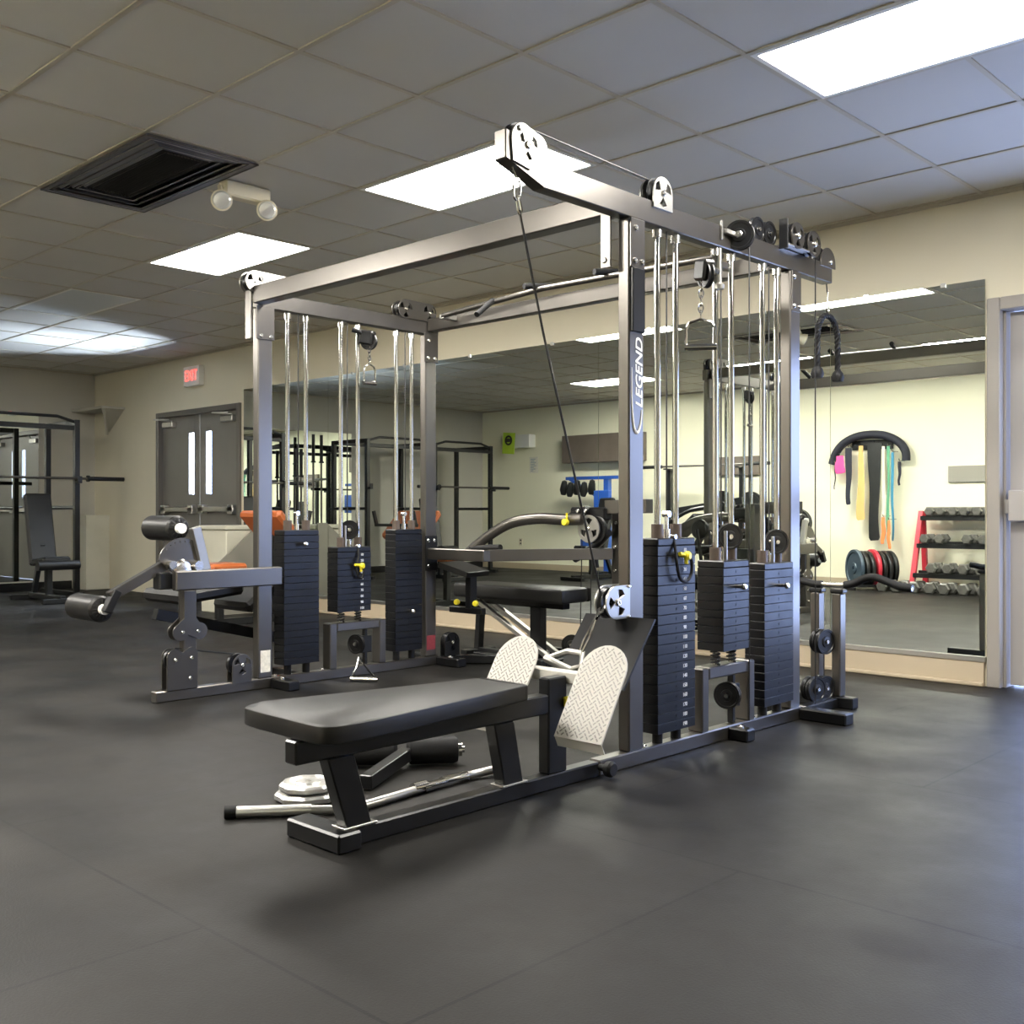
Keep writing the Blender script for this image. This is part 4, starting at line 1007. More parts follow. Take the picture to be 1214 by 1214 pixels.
# curl bar with black grips resting on the rear posts
t = thing('curl_bar', (-2.45, 4.89, 0.589), 'wavy curl bar with thick black rubber grips resting on the rear posts', 'curl bar')
pts = [(-2.66, 4.89, 0.618), (-2.63, 4.89, 0.615), (-2.585, 4.89, 0.606), (-2.54, 4.89, 0.606), (-2.48, 4.89, 0.606), (-2.42, 4.89, 0.608), (-2.37, 4.89, 0.620), (-2.31, 4.89, 0.648), (-2.26, 4.89, 0.652), (-2.20, 4.89, 0.634), (-2.14, 4.89, 0.614), (-2.08, 4.89, 0.61)]
b = BM(); tube(b, pts, 0.0135, 12, smooth=4); obj('bar_shaft', b, 'chrome', t)
b = BM(); tube(b, pts[5:], 0.019, 12, smooth=4); obj('rubber_grip', b, 'rubber', t)
b = BM(); tube(b, pts[:4], 0.019, 12, smooth=4); obj('rubber_grip', b, 'rubber', t)

# flat bench behind the gym
t = thing('weight_bench', (-4.75, 5.05, 0), 'flat black padded bench with sloping legs in front of the mirror', 'bench')
b = BM(); pts = [(-5.24, 4.93), (-5.22, 4.88), (-5.15, 4.86), (-4.33, 4.86), (-4.28, 4.88), (-4.27, 4.93), (-4.27, 5.10), (-4.29, 5.15), (-4.35, 5.17), (-5.15, 5.17), (-5.22, 5.15), (-5.24, 5.10)]
obj('bench_pad', pad_mesh(b, [(p.x, p.y) for p in catmull([(x, y, 0) for x, y in pts], 3, True)], 0.40, 0.49, 0.02), 'vinyl', t)
b = BM(); bb(b, -5.1, -4.35, 4.98, 5.05, 0.355, 0.399, 0.004); obj('bench_rail', b, 'frame_dark', t)
for y in (4.94, 5.05):
    b = BM(); bar(b, (-5.05, y, 0.36), (-4.42, y, 0.045), 0.035, 0.03); obj('sloping_leg', b, 'plate_metal', t)
b = BM(); bb(b, -4.62, -4.53, 4.965, 5.03, 0.03, 0.36, 0.004); obj('bench_post', b, 'frame_dark', t)
b = BM(); bb(b, -4.48, -4.38, 4.86, 5.14, 0.0, 0.045, 0.004); obj('floor_foot', b, 'frame_dark', t)
b = BM(); bb(b, -5.16, -5.10, 4.86, 5.14, 0.0, 0.045, 0.004); obj('floor_foot', b, 'frame_dark', t)
b = BM(); bar(b, (-5.13, 5.0, 0.03), (-4.45, 5.0, 0.03), 0.05, 0.045); bar(b, (-5.13, 5.0, 0.02), (-5.10, 5.0, 0.38), 0.05, 0.045); obj('bench_base', b, 'frame_dark', t)

# ------------------------------------------------------------------ the rest of the room (much of it seen in the mirrors)
WY = YN
# band rack on the opposite wall
t = thing('band_hanger', (-6.07, WY, 1.85), 'wide navy arched hanger on the wall above the weight plates', 'band hanger')
P = [(-6.60, WY + 0.09, 1.60), (-6.55, WY + 0.09, 1.74), (-6.45, WY + 0.09, 1.86), (-6.28, WY + 0.09, 1.945), (-6.07, WY + 0.09, 1.97), (-5.87, WY + 0.09, 1.945), (-5.70, WY + 0.09, 1.86), (-5.61, WY + 0.09, 1.74), (-5.60, WY + 0.09, 1.62)]
obj('arched_pad', tube(BM(), P, 0.052, 14, smooth=4), 'navy', t)
obj('wall_plate', bb(BM(), -6.35, -5.80, WY + 0.001, WY + 0.035, 1.78, 1.90, 0.004), 'frame_dark', t)
def hang(name, x, ztop, zbot, w, m, label, cat, taper=1.0, y=WY + 0.15, loop=True):
    b = BM(); n = 9; ph = x * 37.0
    P_ = [(x + 0.012 * math.sin(ph + k * 0.9) * (k / n), y + 0.011, ztop + 0.005 + (zbot - ztop) * k / n) for k in range(n + 1)]
    tube(b, P_, lambda q: w / 2 * (0.75 + 0.35 * math.sin(2.2 * q + ph) ** 2 if taper == 1.0 else (0.6 + 0.6 * q)) * (1.0 if q < 0.97 else 0.7), 14, smooth=3, squash=(1, max(0.10, 0.008 / w)))
    o = obj(name, b, m, loc=(x, y, ztop)); tag(o, label, cat)
    h = BM(); tube(h, [(x, WY + 0.0, ztop + 0.02), (x, y + 0.012, ztop + 0.015), (x, y + 0.03, ztop + 0.04)], 0.005, 6); obj('hook', h, 'chrome', o)
    return o
hang('lifting_belt', -6.335, 1.80, 1.06, 0.085, 'navy', 'long navy strap hanging at the left of the band hanger', 'strap')
hang('resistance_band', -6.455, 1.70, 1.47, 0.13, 'pink', 'short magenta band bunched under the left end of the navy hanger', 'band')
hang('resistance_band', -6.525, 1.60, 1.26, 0.016, 'iron', 'thin dark cord hanging below the magenta band', 'cord')
hang('leather_belt', -6.165, 1.82, 0.86, 0.10, 'gold', 'tan lifting strap hanging between two dark straps', 'strap', 1.2)
hang('lifting_belt', -5.985, 1.85, 0.60, 0.17, 'iron', 'wide black strap hanging in the middle of the band hanger', 'strap')
hang('resistance_band', -5.865, 1.80, 0.70, 0.055, 'cream', 'pale band hanging beside the wide black strap', 'band')
hang('resistance_band', -5.800, 1.80, 0.66, 0.045, 'green', 'green rubber band hanging beside the teal band', 'band')
hang('resistance_band', -5.745, 1.72, 0.60, 0.035, 'teal', 'teal rubber band with a long drop beside the green band', 'band')
hang('resistance_band', -5.845, 0.90, 0.56, 0.05, 'orangeband', 'orange band dangling lowest under the pale band', 'band', y=WY + 0.20)
hang('resistance_band', -5.770, 0.86, 0.50, 0.04, 'orangeband', 'orange band dangling lowest under the green band', 'band', y=WY + 0.20)
hang('lifting_belt', -5.655, 1.60, 1.30, 0.04, 'navy', 'short navy strap end hanging at the right of the band hanger', 'strap')
# wall boards
o = obj('wall_board', bb(BM(), -5.10, -4.25, WY + 0.001, WY + 0.03, 1.335, 1.535, 0.003), 'olive', loc=(-4.7, WY, 1.33)); tag(o, 'long grey board fixed to the wall above the dumbbell rack', 'wall board')
o = obj('wall_board', bb(BM(), -11.24, -9.70, WY + 0.001, WY + 0.22, 1.76, 2.20, 0.004), 'brown', loc=(-10.5, WY, 1.75)); tag(o, 'large brown wall box above the blue and black gear', 'wall box')
o = obj('wall_board', bb(BM(), -8.42, -7.72, WY + 0.001, WY + 0.06, 1.50, 1.76, 0.004), 'brown', loc=(-8.0, WY, 1.5)); tag(o, 'small brown board on the wall behind the press machine', 'wall board')
# white box with lime sign, notice, outlet
t = thing('dispenser_box', (-12.2, WY, 2.05), 'white wall box with a crooked lime green sign stuck on its side', 'wall box')
obj('box_body', bb(BM(), -12.42, -12.02, WY + 0.001, WY + 0.16, 2.06, 2.28, 0.006), 'white', t)
sg = obj('lime_sign', box(BM(), (-12.46, WY + 0.20, 2.14), (0.28, 0.008, 0.36), (0, 0.08, 0), 0.001), 'lime', t)
b = BM(); join(b, curve_plate([arc(0, 0, 0.085, 0, 2 * PI, 20)[:-1], arc(0, 0, 0.055, 0, 2 * PI, 16)[:-1]], 0.004, (-12.46, WY + 0.206, 2.19), (-1, 0, 0), (0, 0, 1))); bb(b, -12.51, -12.41, WY + 0.204, WY + 0.207, 2.16, 2.22, 0); obj('dark_emblem', b, 'iron', sg)
o = obj('paper_notice', bb(BM(), -12.16, -11.96, WY + 0.001, WY + 0.004, 1.63, 1.90, 0), 'sticker', loc=(-12.06, WY, 1.63)); tag(o, 'small pale paper notice taped to the wall below the white box', 'notice')
b = BM(); [bb(b, -12.13, -12.13 + 0.12 * q, WY + 0.004, WY + 0.0046, 1.86 - 0.028 * k, 1.868 - 0.028 * k, 0) for k, q in enumerate((0.9, 0.7, 1, 0.8, 1, 0.6, 0.9, 0.5))]; obj('faint_print', b, 'teal', o)
t = obj('wall_outlet', bb(BM(), -12.40, -12.32, WY + 0.001, WY + 0.010, 0.40, 0.52, 0.002), 'ivory', loc=(-12.36, WY, 0.4)); tag(t, 'small wall outlet low on the blue-lit wall', 'outlet')
b = BM(); bb(b, -12.375, -12.345, WY + 0.010, WY + 0.012, 0.42, 0.445, 0); obj('socket', b, 'black', t); b = BM(); bb(b, -12.375, -12.345, WY + 0.010, WY + 0.012, 0.475, 0.50, 0); obj('socket', b, 'black', t)

# hex dumbbells
def make_dumbbell(loc, rz, s, label, group):
    t = thing('dumbbell', loc, label, 'dumbbell', group); t.rotation_euler = (0, 0, rz)
    z = s * 0.87
    def loc_obj(nm, b, m):
        me = bpy.data.meshes.new(nm); bmesh.ops.recalc_face_normals(b, faces=b.faces); b.to_mesh(me); b.free(); me.materials.append(M[m])
        for p in me.polygons: p.use_smooth = True
        me.set_sharp_from_angle(angle=math.radians(35)); o = bpy.data.objects.new(nm, me); COL.objects.link(o); o.parent = t
    for sg in (-1, 1):
        b = BM(); g = [(0, 0), (s * 0.78, 0), (s, 0.014), (s, s * 0.95), (s * 0.78, s * 0.95 + 0.014), (0, s * 0.95 + 0.014)]
        lathe(b, (0, sg * 0.058, z), (0, sg, 0), g, 6)
        bmesh.ops.rotate(b, cent=(0, 0, z), matrix=Matrix.Rotation(PI / 6 if False else 0, 3, 'Y'), verts=b.verts)
        loc_obj('hex_head', b, 'hexiron')
    b = BM(); lathe(b, (0, -0.065, z), (0, 1, 0), [(0, 0), (0.016, 0), (0.017, 0.03), (0.020, 0.065), (0.017, 0.10), (0.016, 0.13), (0, 0.13)], 14); loc_obj('handle', b, 'chrome')
    return t
DG = 'hex dumbbells on the floor in front of the red rack'
pos = ['first', 'second', 'third', 'fourth', 'fifth', 'sixth', 'seventh']
xs = [-5.62, -5.44, -5.26, -5.07, -4.87, -4.66, -4.45]
db = make_dumbbell((xs[0], -0.42, 0.0), 0.12, 0.078, 'grey hex dumbbell nearest the weight plates in the floor row', DG)
for k in range(1, 7):
    copy_thing(db, (xs[k], -0.42 + 0.03 * math.sin(k * 2.1), 0.0), 0.12 * math.sin(k * 1.7), 'grey hex dumbbell, %s along the floor row counting from the weight plates' % pos[k], DG)
# red dumbbell rack
t = thing('dumbbell_rack', (-4.75, -0.7, 0), 'three-shelf dumbbell rack with slanted red end frames', 'dumbbell rack')
RX = (-5.36, -4.10)
for x in RX:
    b = BM(); bar(b, (x, -0.50, 0.0), (x, -0.80, 0.98), 0.05, 0.06); bar(b, (x, -0.94, 0.0), (x, -0.84, 0.98), 0.05, 0.06); bar(b, (x, -0.95, 0.02), (x, -0.48, 0.02), 0.05, 0.05); obj('end_frame', b, 'red', t)
SH = [(0.215, -0.56), (0.57, -0.67), (0.905, -0.78)]
for z, y in SH:
    b = BM(); bar(b, (RX[0] + 0.026, y + 0.07, z - 0.01), (RX[1] - 0.026, y + 0.07, z - 0.01), 0.03, 0.055); bar(b, (RX[0] + 0.026, y - 0.10, z + 0.015), (RX[1] - 0.026, y - 0.10, z + 0.015), 0.03, 0.055)
    bar(b, (RX[0] + 0.026, y - 0.015, z - 0.02), (RX[1] - 0.026, y - 0.015, z - 0.02), 0.17, 0.006)
    obj('shelf', b, 'rackblack', t)
sizes = [0.060, 0.064, 0.070]; zz_ = [0.905, 0.57, 0.215]
names = ['top', 'middle', 'bottom']
layout = [[-5.22, -5.08, -4.94, -4.80, -4.66, -4.52, -4.38, -4.24], [-5.23, -5.06, -4.72, -4.55, -4.38], [-5.10, -4.92, -4.72, -4.54, -4.36]]
ords = ['first', 'second', 'third', 'fourth', 'fifth', 'sixth', 'seventh', 'eighth']
for r_, row in enumerate(layout):
    z = SH[2 - r_][0] - 0.004; y = SH[2 - r_][1] - 0.015; pr = None
    for k, x in enumerate(row):
        lab = 'dark hex dumbbell, %s from the red end frame on the %s shelf' % (ords[k], names[r_]); G_ = 'hex dumbbells on the %s shelf of the red rack' % names[r_]
        if pr is None: pr = make_dumbbell((x, y, z + 0.024), 0.0, sizes[r_], lab, G_)
        else: copy_thing(pr, (x, y, z + 0.024), 0.08 * math.sin(k * 3 + r_), lab, G_)

# weight plates, one mesh per kind
def plate_mesh(r, th, m):
    b = BM(); h = th / 2
    lathe(b, (0, 0, 0), (0, 1, 0), [(0.026, -h), (r * 0.28, -h), (r * 0.31, -h * 0.5), (r * 0.80, -h * 0.5), (r * 0.84, -h), (r * 0.98, -h), (r, -h * 0.7), (r, h * 0.7), (r * 0.98, h), (r * 0.84, h), (r * 0.80, h * 0.5), (r * 0.31, h * 0.5), (r * 0.28, h), (0.026, h), (0.026, -h)], 40)
    bmesh.ops.recalc_face_normals(b, faces=b.faces)
    me = bpy.data.meshes.new('weight_plate'); b.to_mesh(me); b.free(); me.materials.append(M[m])
    for p in me.polygons: p.use_smooth = True
    me.set_sharp_from_angle(angle=math.radians(35)); return me
def put_plate(me, loc, rz, label, group):
    o = bpy.data.objects.new('weight_plate', me); COL.objects.link(o); o.location = loc; o.rotation_euler = (0, 0, rz); return tag(o, label, 'weight plate', group)
PB = plate_mesh(0.235, 0.045, 'bluegrey'); PK = plate_mesh(0.225, 0.045, 'iron'); PR = plate_mesh(0.235, 0.045, 'red'); PS = plate_mesh(0.19, 0.035, 'iron')
# horizontal floor rack of plates, set at an angle
t = thing('plate_rack', (-5.95, -0.50, 0), 'low floor rack holding a row of large weight plates', 'plate rack')
d0 = V((-6.03, -0.33, 0)); d1 = V((-5.70, -0.74, 0)); dd = (d1 - d0).normalized(); sd = V((-dd.y, dd.x, 0))
b = BM()
for s in (-1, 1):
    bar(b, d0 + sd * 0.13 * s + V((0, 0, 0.055)) - dd * 0.06, d1 + sd * 0.13 * s + V((0, 0, 0.055)) + dd * 0.06, 0.03, 0.03)
for e in (d0 - dd * 0.045, d1 + dd * 0.045):
    bar(b, e - sd * 0.16 + V((0, 0, 0.02)), e + sd * 0.16 + V((0, 0, 0.02)), 0.03, 0.035)
obj('rack_frame', b, 'rackblack', t)
order = [PB, PK, PK, PR, PK, PK, PK]; an = math.atan2(dd.y, dd.x) - PI / 2
labs = ['blue-grey weight plate at the front of the floor plate rack', 'black weight plate directly behind the blue-grey front plate', 'black weight plate just in front of the red plate', 'red weight plate in the middle of the floor rack', 'black weight plate just behind the red plate', 'black weight plate, second from the rear of the floor rack', 'black weight plate at the rear of the floor rack']
for k, me in enumerate(order):
    c = d0.lerp(d1, (k + 0.4) / 7); r = me.dimensions.z if hasattr(me, 'dimensions') else 0
    rad = max(v.co.z for v in me.vertices)
    put_plate(me, (c.x, c.y, rad + 0.035), an, labs[k], 'weight plates on the floor rack')
# vertical plate tree
t = thing('plate_tree', (-6.95, -0.55, 0), 'black upright plate tree beside the wall, carrying round plates', 'plate tree')
b = BM(); bar(b, (-6.95, -0.55, 0.0), (-6.95, -0.55, 1.25), 0.06, 0.06); obj('post', b, 'rackblack', t)
b = BM(); bar(b, (-7.2, -0.55, 0.025), (-6.7, -0.55, 0.025), 0.05, 0.05); bar(b, (-6.95, -0.85, 0.025), (-6.95, -0.25, 0.025), 0.05, 0.05); obj('base', b, 'rackblack', t)
for z in (0.36, 0.82):
    for s in (-1, 1):
        b = BM(); cyl(b, (-6.95, -0.55 + s * 0.03, z), (-6.95, -0.55 + s * 0.24, z + 0.01), 0.021, 16); obj('plate_peg', b, 'chrome', t)
for (z, me, q) in ((0.36, PK, 'lower'), (0.82, PS, 'upper')):
    for s, nm in ((1, 'room side'), (-1, 'wall side')):
        for k, kk in ((0, 'inner'), (1, 'outer')):
            put_plate(me, (-6.95, -0.55 + s * (0.065 + 0.046 * k), z + 0.004), 0, 'dark round plate, %s on the %s peg at the %s of the plate tree' % (kk, q, nm), 'plates on the plate tree')

# power racks
def make_power_rack(loc, label, wide=1.2, tall=2.03, deep=0.8):
    t = thing('power_rack', loc, label, 'squat rack', None)
    x0, y0, _ = loc
    def P(nm, b, m='rackblack'): return obj(nm, b, m, t)
    for dx in (0, -deep):
        for dy in (-wide / 2, wide / 2):
            P('upright', bb(BM(), x0 + dx - 0.03, x0 + dx + 0.03, y0 + dy - 0.03, y0 + dy + 0.03, 0.05, tall, 0.004))
    for dy in (-wide / 2, wide / 2):
        P('floor_rail', bb(BM(), x0 - deep - 0.15, x0 + 0.15, y0 + dy - 0.03, y0 + dy + 0.03, 0, 0.05, 0.004))
        P('side_rail', bb(BM(), x0 - deep + 0.031, x0 - 0.031, y0 + dy - 0.025, y0 + dy + 0.025, tall - 0.06, tall, 0.004))
        b = BM(); cyl(b, (x0 - deep + 0.03, y0 + dy, 1.02), (x0 + 0.0, y0 + dy, 1.02), 0.022, 14); P('safety_bar', b)
    b = BM(); bb(b, x0 - deep - 0.025, x0 - deep + 0.025, y0 - wide / 2 + 0.031, y0 + wide / 2 - 0.031, tall - 0.06, tall, 0.004); P('rear_beam', b)
    b = BM(); tube(b, [(x0, y0 - wide / 2, tall - 0.03), (x0, y0 - wide / 2 + 0.22, tall + 0.03), (x0, y0 + wide / 2 - 0.22, tall + 0.03), (x0, y0 + wide / 2, tall - 0.03)], 0.018, 10); P('pull_up_bar', b)
    b = BM(); bb(b, x0 - 0.025, x0 + 0.025, y0 - wide / 2 + 0.031, y0 + wide / 2 - 0.031, tall - 0.12, tall - 0.07, 0.003); P('front_beam', b)
    for dy in (-wide / 2, wide / 2):
        b = BM(); bb(b, x0 + 0.031, x0 + 0.10, y0 + dy - 0.025, y0 + dy + 0.025, 1.30, 1.33, 0.003); bb(b, x0 + 0.085, x0 + 0.10, y0 + dy - 0.025, y0 + dy + 0.025, 1.33, 1.38, 0.003); P('bar_hook', b)
    return t
def make_barbell(c, label, L=2.15):
    t = thing('barbell', c, label, 'barbell'); x, y, z = c
    b = BM(); cyl(b, (x, y - L / 2 + 0.40, z), (x, y + L / 2 - 0.40, z), 0.0145, 14); obj('bar_shaft', b, 'frame', t)
    for s in (-1, 1):
        b = BM(); cyl(b, (x, y + s * (L / 2 - 0.42), z), (x, y + s * (L / 2), z), 0.025, 16); cyl(b, (x, y + s * (L / 2 - 0.44), z), (x, y + s * (L / 2 - 0.415), z), 0.038, 16); obj('sleeve', b, 'frame_dark', t)
    return t
pr = make_power_rack((-12.0, 4.64, 0), 'black squat rack in the far left corner of the room')
make_barbell((-11.935, 4.70, 1.355), 'barbell resting across the squat rack in the far left corner')
copy_thing(pr, (-12.0, 0.70, 0), 0, 'black squat rack seen in the mirror, nearest the plain blue-lit wall')
copy_thing(pr, (-12.0, 2.0, 0), 0, 'black squat rack seen in the mirror, beside the stored barbells')
make_barbell((-11.935, 0.72, 1.355), 'barbell racked on the mirrored squat rack nearest the blue-lit wall', 1.95)
# inclined bench inside the corner rack
def incline_bench(loc, label, rz=0):
    t = thing('incline_bench', loc, label, 'bench'); x, y, _ = loc
    b = BM(); box(b, (x - 0.18, y, 0.78), (0.07, 0.29, 0.80), (0, -0.22, 0), 0.02); obj('back_pad', b, 'vinyl', t)
    b = BM(); box(b, (x + 0.10, y, 0.44), (0.36, 0.29, 0.07), (0, -0.12, 0), 0.02); obj('seat', b, 'vinyl', t)
    b = BM(); bar(b, (x - 0.45, y, 0.05), (x + 0.42, y, 0.05), 0.06, 0.06); bar(b, (x + 0.05, y, 0.05), (x + 0.05, y, 0.40), 0.06, 0.06); bar(b, (x - 0.35, y, 0.06), (x - 0.12, y, 0.62), 0.05, 0.05); obj('frame', b, 'rackblack', t)
    for dx in (-0.45, 0.42):
        b = BM(); bar(b, (x + dx, y - 0.22, 0.03), (x + dx, y + 0.22, 0.03), 0.06, 0.05); obj('foot', b, 'rackblack', t)
    b = BM(); cyl(b, (x + 0.30, y - 0.22, 0.40), (x + 0.30, y + 0.22, 0.40), 0.05, 16); obj('leg_roller', b, 'vinyl', t)
    t.rotation_euler = (0, 0, rz)
    return t
ib = incline_bench((-11.55, 4.72, 0), 'black incline bench inside the corner squat rack')
copy_thing(ib, (-11.2, 1.95, 0), 0.1, 'black incline bench in front of the mirrored squat rack by the barbells')
copy_thing(ib, (-9.55, 0.45, 0), 1.7, 'black incline bench below the brown wall box')
# upright barbell store
t = thing('barbell_holder', (-12.95, 2.85, 0), 'low black holder keeping barbells upright by the left wall', 'barbell holder')
b = BM(); bb(b, -13.15, -12.75, 2.62, 3.45, 0, 0.25, 0.01); obj('holder_body', b, 'rackblack', t)
for k, (x, y, L_, q) in enumerate(((-12.95, 2.72, 2.12, 'nearest the squat rack'), (-12.90, 2.90, 2.12, 'second from the squat rack'), (-12.98, 3.06, 1.90, 'in the middle of the holder'), (-12.90, 3.22, 1.90, 'fourth from the squat rack'), (-12.95, 3.37, 1.90, 'farthest from the squat rack'))):
    u = thing('barbell', (x, y, 0.25), 'barbell standing upright, ' + q, 'barbell', 'barbells stored upright')
    b = BM(); cyl(b, (x, y, 0.25), (x, y, L_ - 0.40), 0.0145, 12); obj('bar_shaft', b, 'frame', u)
    b = BM(); cyl(b, (x, y, L_ - 0.40), (x, y, L_), 0.025, 16); cyl(b, (x, y, L_ - 0.42), (x, y, L_ - 0.395), 0.038, 16); obj('sleeve', b, 'frame_dark', u)
# orange preacher curl bench
t = thing('preacher_bench', (-8.0, 5.2, 0), 'orange padded preacher curl bench behind the left tower', 'curl bench')
b = BM(); box(b, (-7.98, 5.22, 0.84), (0.62, 0.08, 0.36), (0.75, 0, 0), 0.03); obj('arm_pad', b, 'orange', t)
b = BM(); box(b, (-8.0, 4.72, 0.50), (0.36, 0.34, 0.07), (0, 0, 0), 0.025); obj('seat', b, 'orange', t)
b = BM(); bar(b, (-8.0, 4.6, 0.03), (-8.0, 5.45, 0.03), 0.06, 0.06); bar(b, (-8.0, 4.72, 0.05), (-8.0, 4.72, 0.465), 0.06, 0.06); bar(b, (-8.0, 5.30, 0.05), (-8.0, 5.26, 0.78), 0.06, 0.06); obj('frame', b, 'rackblack', t)
for y in (4.62, 5.44):
    b = BM(); bar(b, (-8.3, y, 0.03), (-7.7, y, 0.03), 0.06, 0.05); obj('foot', b, 'rackblack', t)
b = BM(); bar(b, (-8.32, 5.40, 0.84), (-7.68, 5.40, 0.84), 0.03, 0.03); [bar(b, (x, 5.40, 0.83), (x, 5.44, 0.98), 0.03, 0.03) for x in (-8.3, -7.7)]; bar(b, (-8.0, 5.28, 0.75), (-8.0, 5.40, 0.84), 0.03, 0.03); obj('bar_rest', b, 'rackblack', t)
# dumbbell-like small plates on that bench rest: ez bar
# cream cabinet with a slanted side
t = thing('utility_cabinet', (-9.0, 5.5, 0), 'cream metal cabinet with a slanted grey side panel beyond the left tower', 'cabinet')
obj('cabinet_body', bb(BM(), -9.32, -8.86, 5.30, 5.75, 0, 0.80, 0.008), 'cream', t)
obj('cabinet_lid', bb(BM(), -9.34, -8.84, 5.28, 5.77, 0.801, 0.84, 0.006), 'cream', t)
b = BM(); prism(b, [(-8.83, 5.20, 0.0), (-8.83, 5.75, 0.0), (-8.83, 5.75, 0.86), (-8.83, 5.64, 0.86), (-8.83, 5.20, 0.50)], (0.02, 0, 0)); obj('side_panel', b, 'olive', t)
# bench press station with bar across, by the opposite wall
t = thing('press_stand', (-8.35, -0.45, 0), 'dark bench press stand by the opposite wall, seen between the right tower rods', 'press stand')
for x in (-8.95, -7.75):
    b = BM(); bar(b, (x, -0.55, 0.0), (x, -0.55, 1.60), 0.06, 0.06); bar(b, (x, -0.85, 0.025), (x, 0.1, 0.025), 0.06, 0.05); bb(b, x - 0.03, x + 0.03, -0.52, -0.42, 1.58, 1.60, 0.003); obj('stand_upright', b, 'rackblack', t)
b = BM(); bar(b, (-8.92, -0.55, 0.5), (-7.78, -0.55, 0.5), 0.05, 0.05); obj('cross_tube', b, 'rackblack', t)
t = thing('barbell', (-8.35, -0.46, 1.626), 'barbell resting across the dark bench press stand', 'barbell')
b = BM(); cyl(b, (-9.05, -0.46, 1.626), (-7.65, -0.46, 1.626), 0.0145, 14); obj('bar_shaft', b, 'frame', t)
for s in (-1, 1):
    b = BM(); cyl(b, (-8.35 + s * 0.68, -0.46, 1.626), (-8.35 + s * 1.08, -0.46, 1.626), 0.025, 14); obj('sleeve', b, 'frame_dark', t)
# leg press like dark machine with plates
t = thing('plate_machine', (-7.75, 0.1, 0), 'dark plate-loaded machine with sloping arms behind the right tower in the mirror', 'gym machine')
b = BM(); bar(b, (-8.5, 0.15, 0.03), (-7.2, 0.15, 0.03), 0.07, 0.06); bar(b, (-8.4, -0.1, 0.03), (-8.4, 0.4, 0.03), 0.07, 0.06); bar(b, (-7.3, -0.15, 0.03), (-7.3, 0.45, 0.03), 0.07, 0.06); obj('base_frame', b, 'rackblack', t)
b = BM(); bar(b, (-8.3, 0.15, 0.05), (-7.7, 0.15, 1.05), 0.07, 0.07); bar(b, (-7.3, 0.15, 0.05), (-7.65, 0.15, 1.1), 0.07, 0.07); bar(b, (-8.35, 0.15, 0.98), (-7.3, 0.15, 1.12), 0.07, 0.09); obj('main_frame', b, 'rackblack', t)
b = BM(); box(b, (-8.2, 0.15, 0.72), (0.65, 0.30, 0.08), (0, -0.7, 0), 0.02); obj('back_pad', b, 'vinyl', t)
b = BM(); box(b, (-7.75, 0.15, 0.45), (0.40, 0.30, 0.08), (0, 0, 0), 0.02); obj('seat', b, 'vinyl', t)
for s in (-1, 1):
    b = BM(); tube(b, [(-7.4, 0.15 + s * 0.25, 1.05), (-7.9, 0.15 + s * 0.28, 1.0), (-8.3, 0.15 + s * 0.3, 0.8)], 0.025, 10, smooth=4); cyl(b, (-7.4, 0.15 + s * 0.05, 1.05), (-7.4, 0.15 + s * 0.5, 1.05), 0.022, 12); obj('press_arm', b, 'rackblack', t)
put_plate(PS, (-7.4, 0.50, 1.054), 0, 'dark round plate on the room side of the machine', 'plates loaded on the machine'); put_plate(PS, (-7.4, -0.20, 1.054), 0, 'dark round plate on the wall side of the machine', 'plates loaded on the machine')
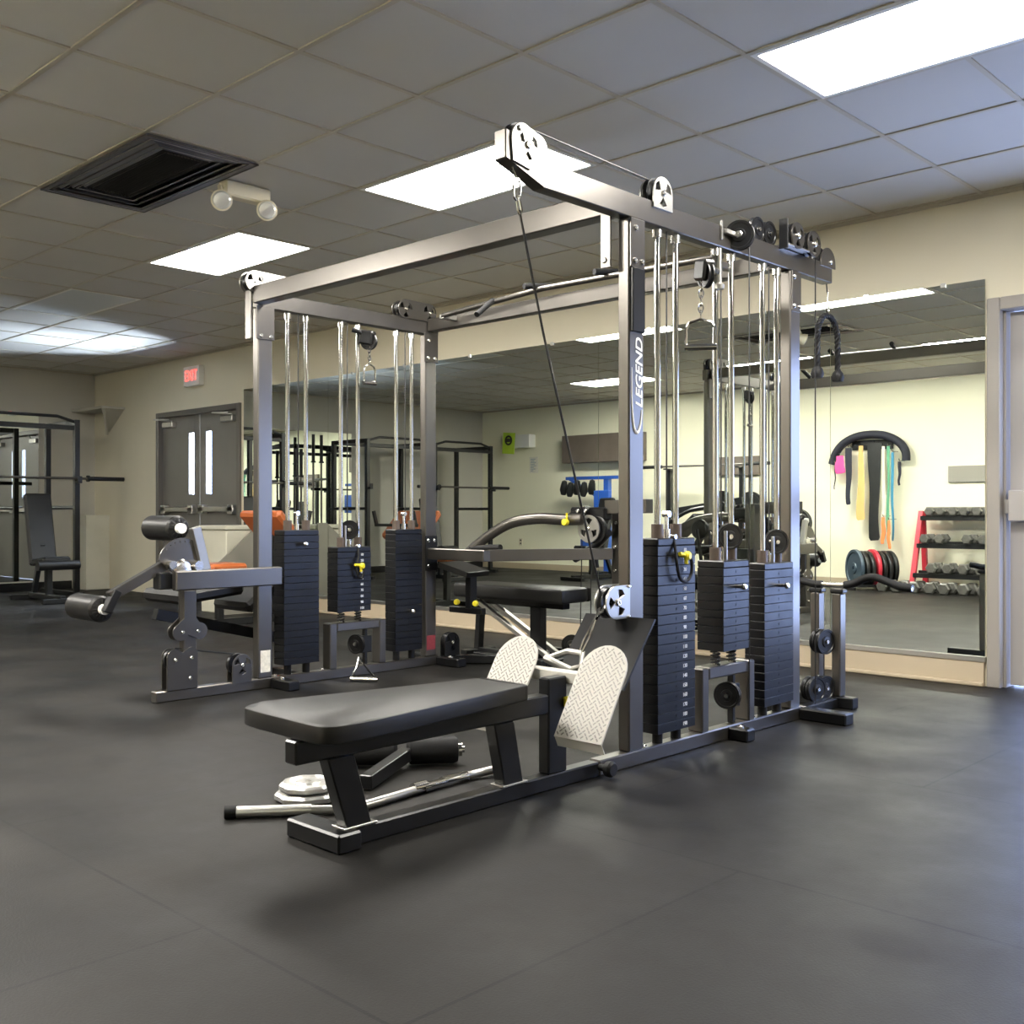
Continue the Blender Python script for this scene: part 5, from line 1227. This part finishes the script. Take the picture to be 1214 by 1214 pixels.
# blue and black accessory stand below the brown box
t = thing('accessory_stand', (-10.4, -0.6, 0), 'blue steel stand hung with black handles, below the brown wall box', 'stand')
b = BM(); bar(b, (-10.15, -0.6, 0.05), (-10.15, -0.6, 1.50), 0.09, 0.09); obj('post', b, 'blue', t)
b = BM(); bar(b, (-10.5, -0.6, 0.03), (-9.8, -0.6, 0.03), 0.08, 0.06); bar(b, (-10.15, -0.9, 0.03), (-10.15, -0.2, 0.03), 0.08, 0.06); obj('base', b, 'rackblack', t)
b = BM(); bar(b, (-10.95, -0.56, 1.50), (-9.9, -0.56, 1.50), 0.05, 0.05); bar(b, (-10.9, -0.56, 1.50), (-10.2, -0.56, 1.15), 0.04, 0.04); obj('top_arm', b, 'blue', t)
b = BM(); bb(b, -10.30, -10.0, -0.52, -0.44, 0.95, 1.30, 0.01); obj('side_panel', b, 'blue', t)
b = BM(); bb(b, -10.55, -10.1, -0.50, -0.42, 0.30, 0.55, 0.01); obj('lower_panel', b, 'blue', t)
for k, x in enumerate((-10.95, -10.82, -10.68, -10.54, -10.38)):
    b = BM(); lathe(b, (x, -0.50, 1.36 - 0.03 * (k % 2)), (0.3, 0.2, 1), [(0, -0.13), (0.04, -0.12), (0.065, -0.04), (0.055, 0.04), (0.04, 0.1), (0, 0.12)], 12); q = obj('training_glove', b, 'iron'); tag(q, 'black training glove hanging %s on the blue stand' % ('at the far left end', 'second from the left', 'in the middle', 'second from the right', 'nearest the blue post')[k], 'glove', 'black gloves on the blue stand')

# ------------------------------------------------------------------ light
w = bpy.data.worlds.new('daylight'); SC.world = w; w.use_nodes = True
bg = w.node_tree.nodes['Background']; bg.inputs[0].default_value = (0.44, 0.57, 1.0, 1); bg.inputs[1].default_value = 11.0

def area(name, loc, tgt, size, energy, col):
    l = bpy.data.lights.new(name, 'AREA'); l.shape = 'RECTANGLE'; l.size = size[0]; l.size_y = size[1]; l.energy = energy; l.color = col
    o = bpy.data.objects.new(name, l); COL.objects.link(o); o.location = loc
    o.rotation_euler = (V(tgt) - V(loc)).to_track_quat('-Z', 'Y').to_euler(); return o
area('pavement_glare', (-10.6, 7.4, 0.35), (-10.6, 6.1, 1.52), (1.4, 0.6), 2200, (0.75, 0.85, 1.0))
area('sky_glare', (-10.6, 7.6, 2.9), (-10.6, 6.1, 1.52), (1.4, 0.6), 1400, (0.8, 0.88, 1.0))
cam = bpy.data.cameras.new('camera'); co = bpy.data.objects.new('camera', cam); COL.objects.link(co)
cam.sensor_width = 36; cam.lens = 36 * 1246 / 1214; cam.clip_start = 0.05; cam.clip_end = 100
co.location = (0, 0, 0.97); co.rotation_euler = (PI / 2, 0, math.radians(43.9))
SC.camera = co
SC.view_settings.view_transform = 'Standard'; SC.view_settings.look = 'None'; SC.view_settings.gamma = 1; SC.view_settings.use_curve_mapping = False
SC.view_settings.exposure = 0.36
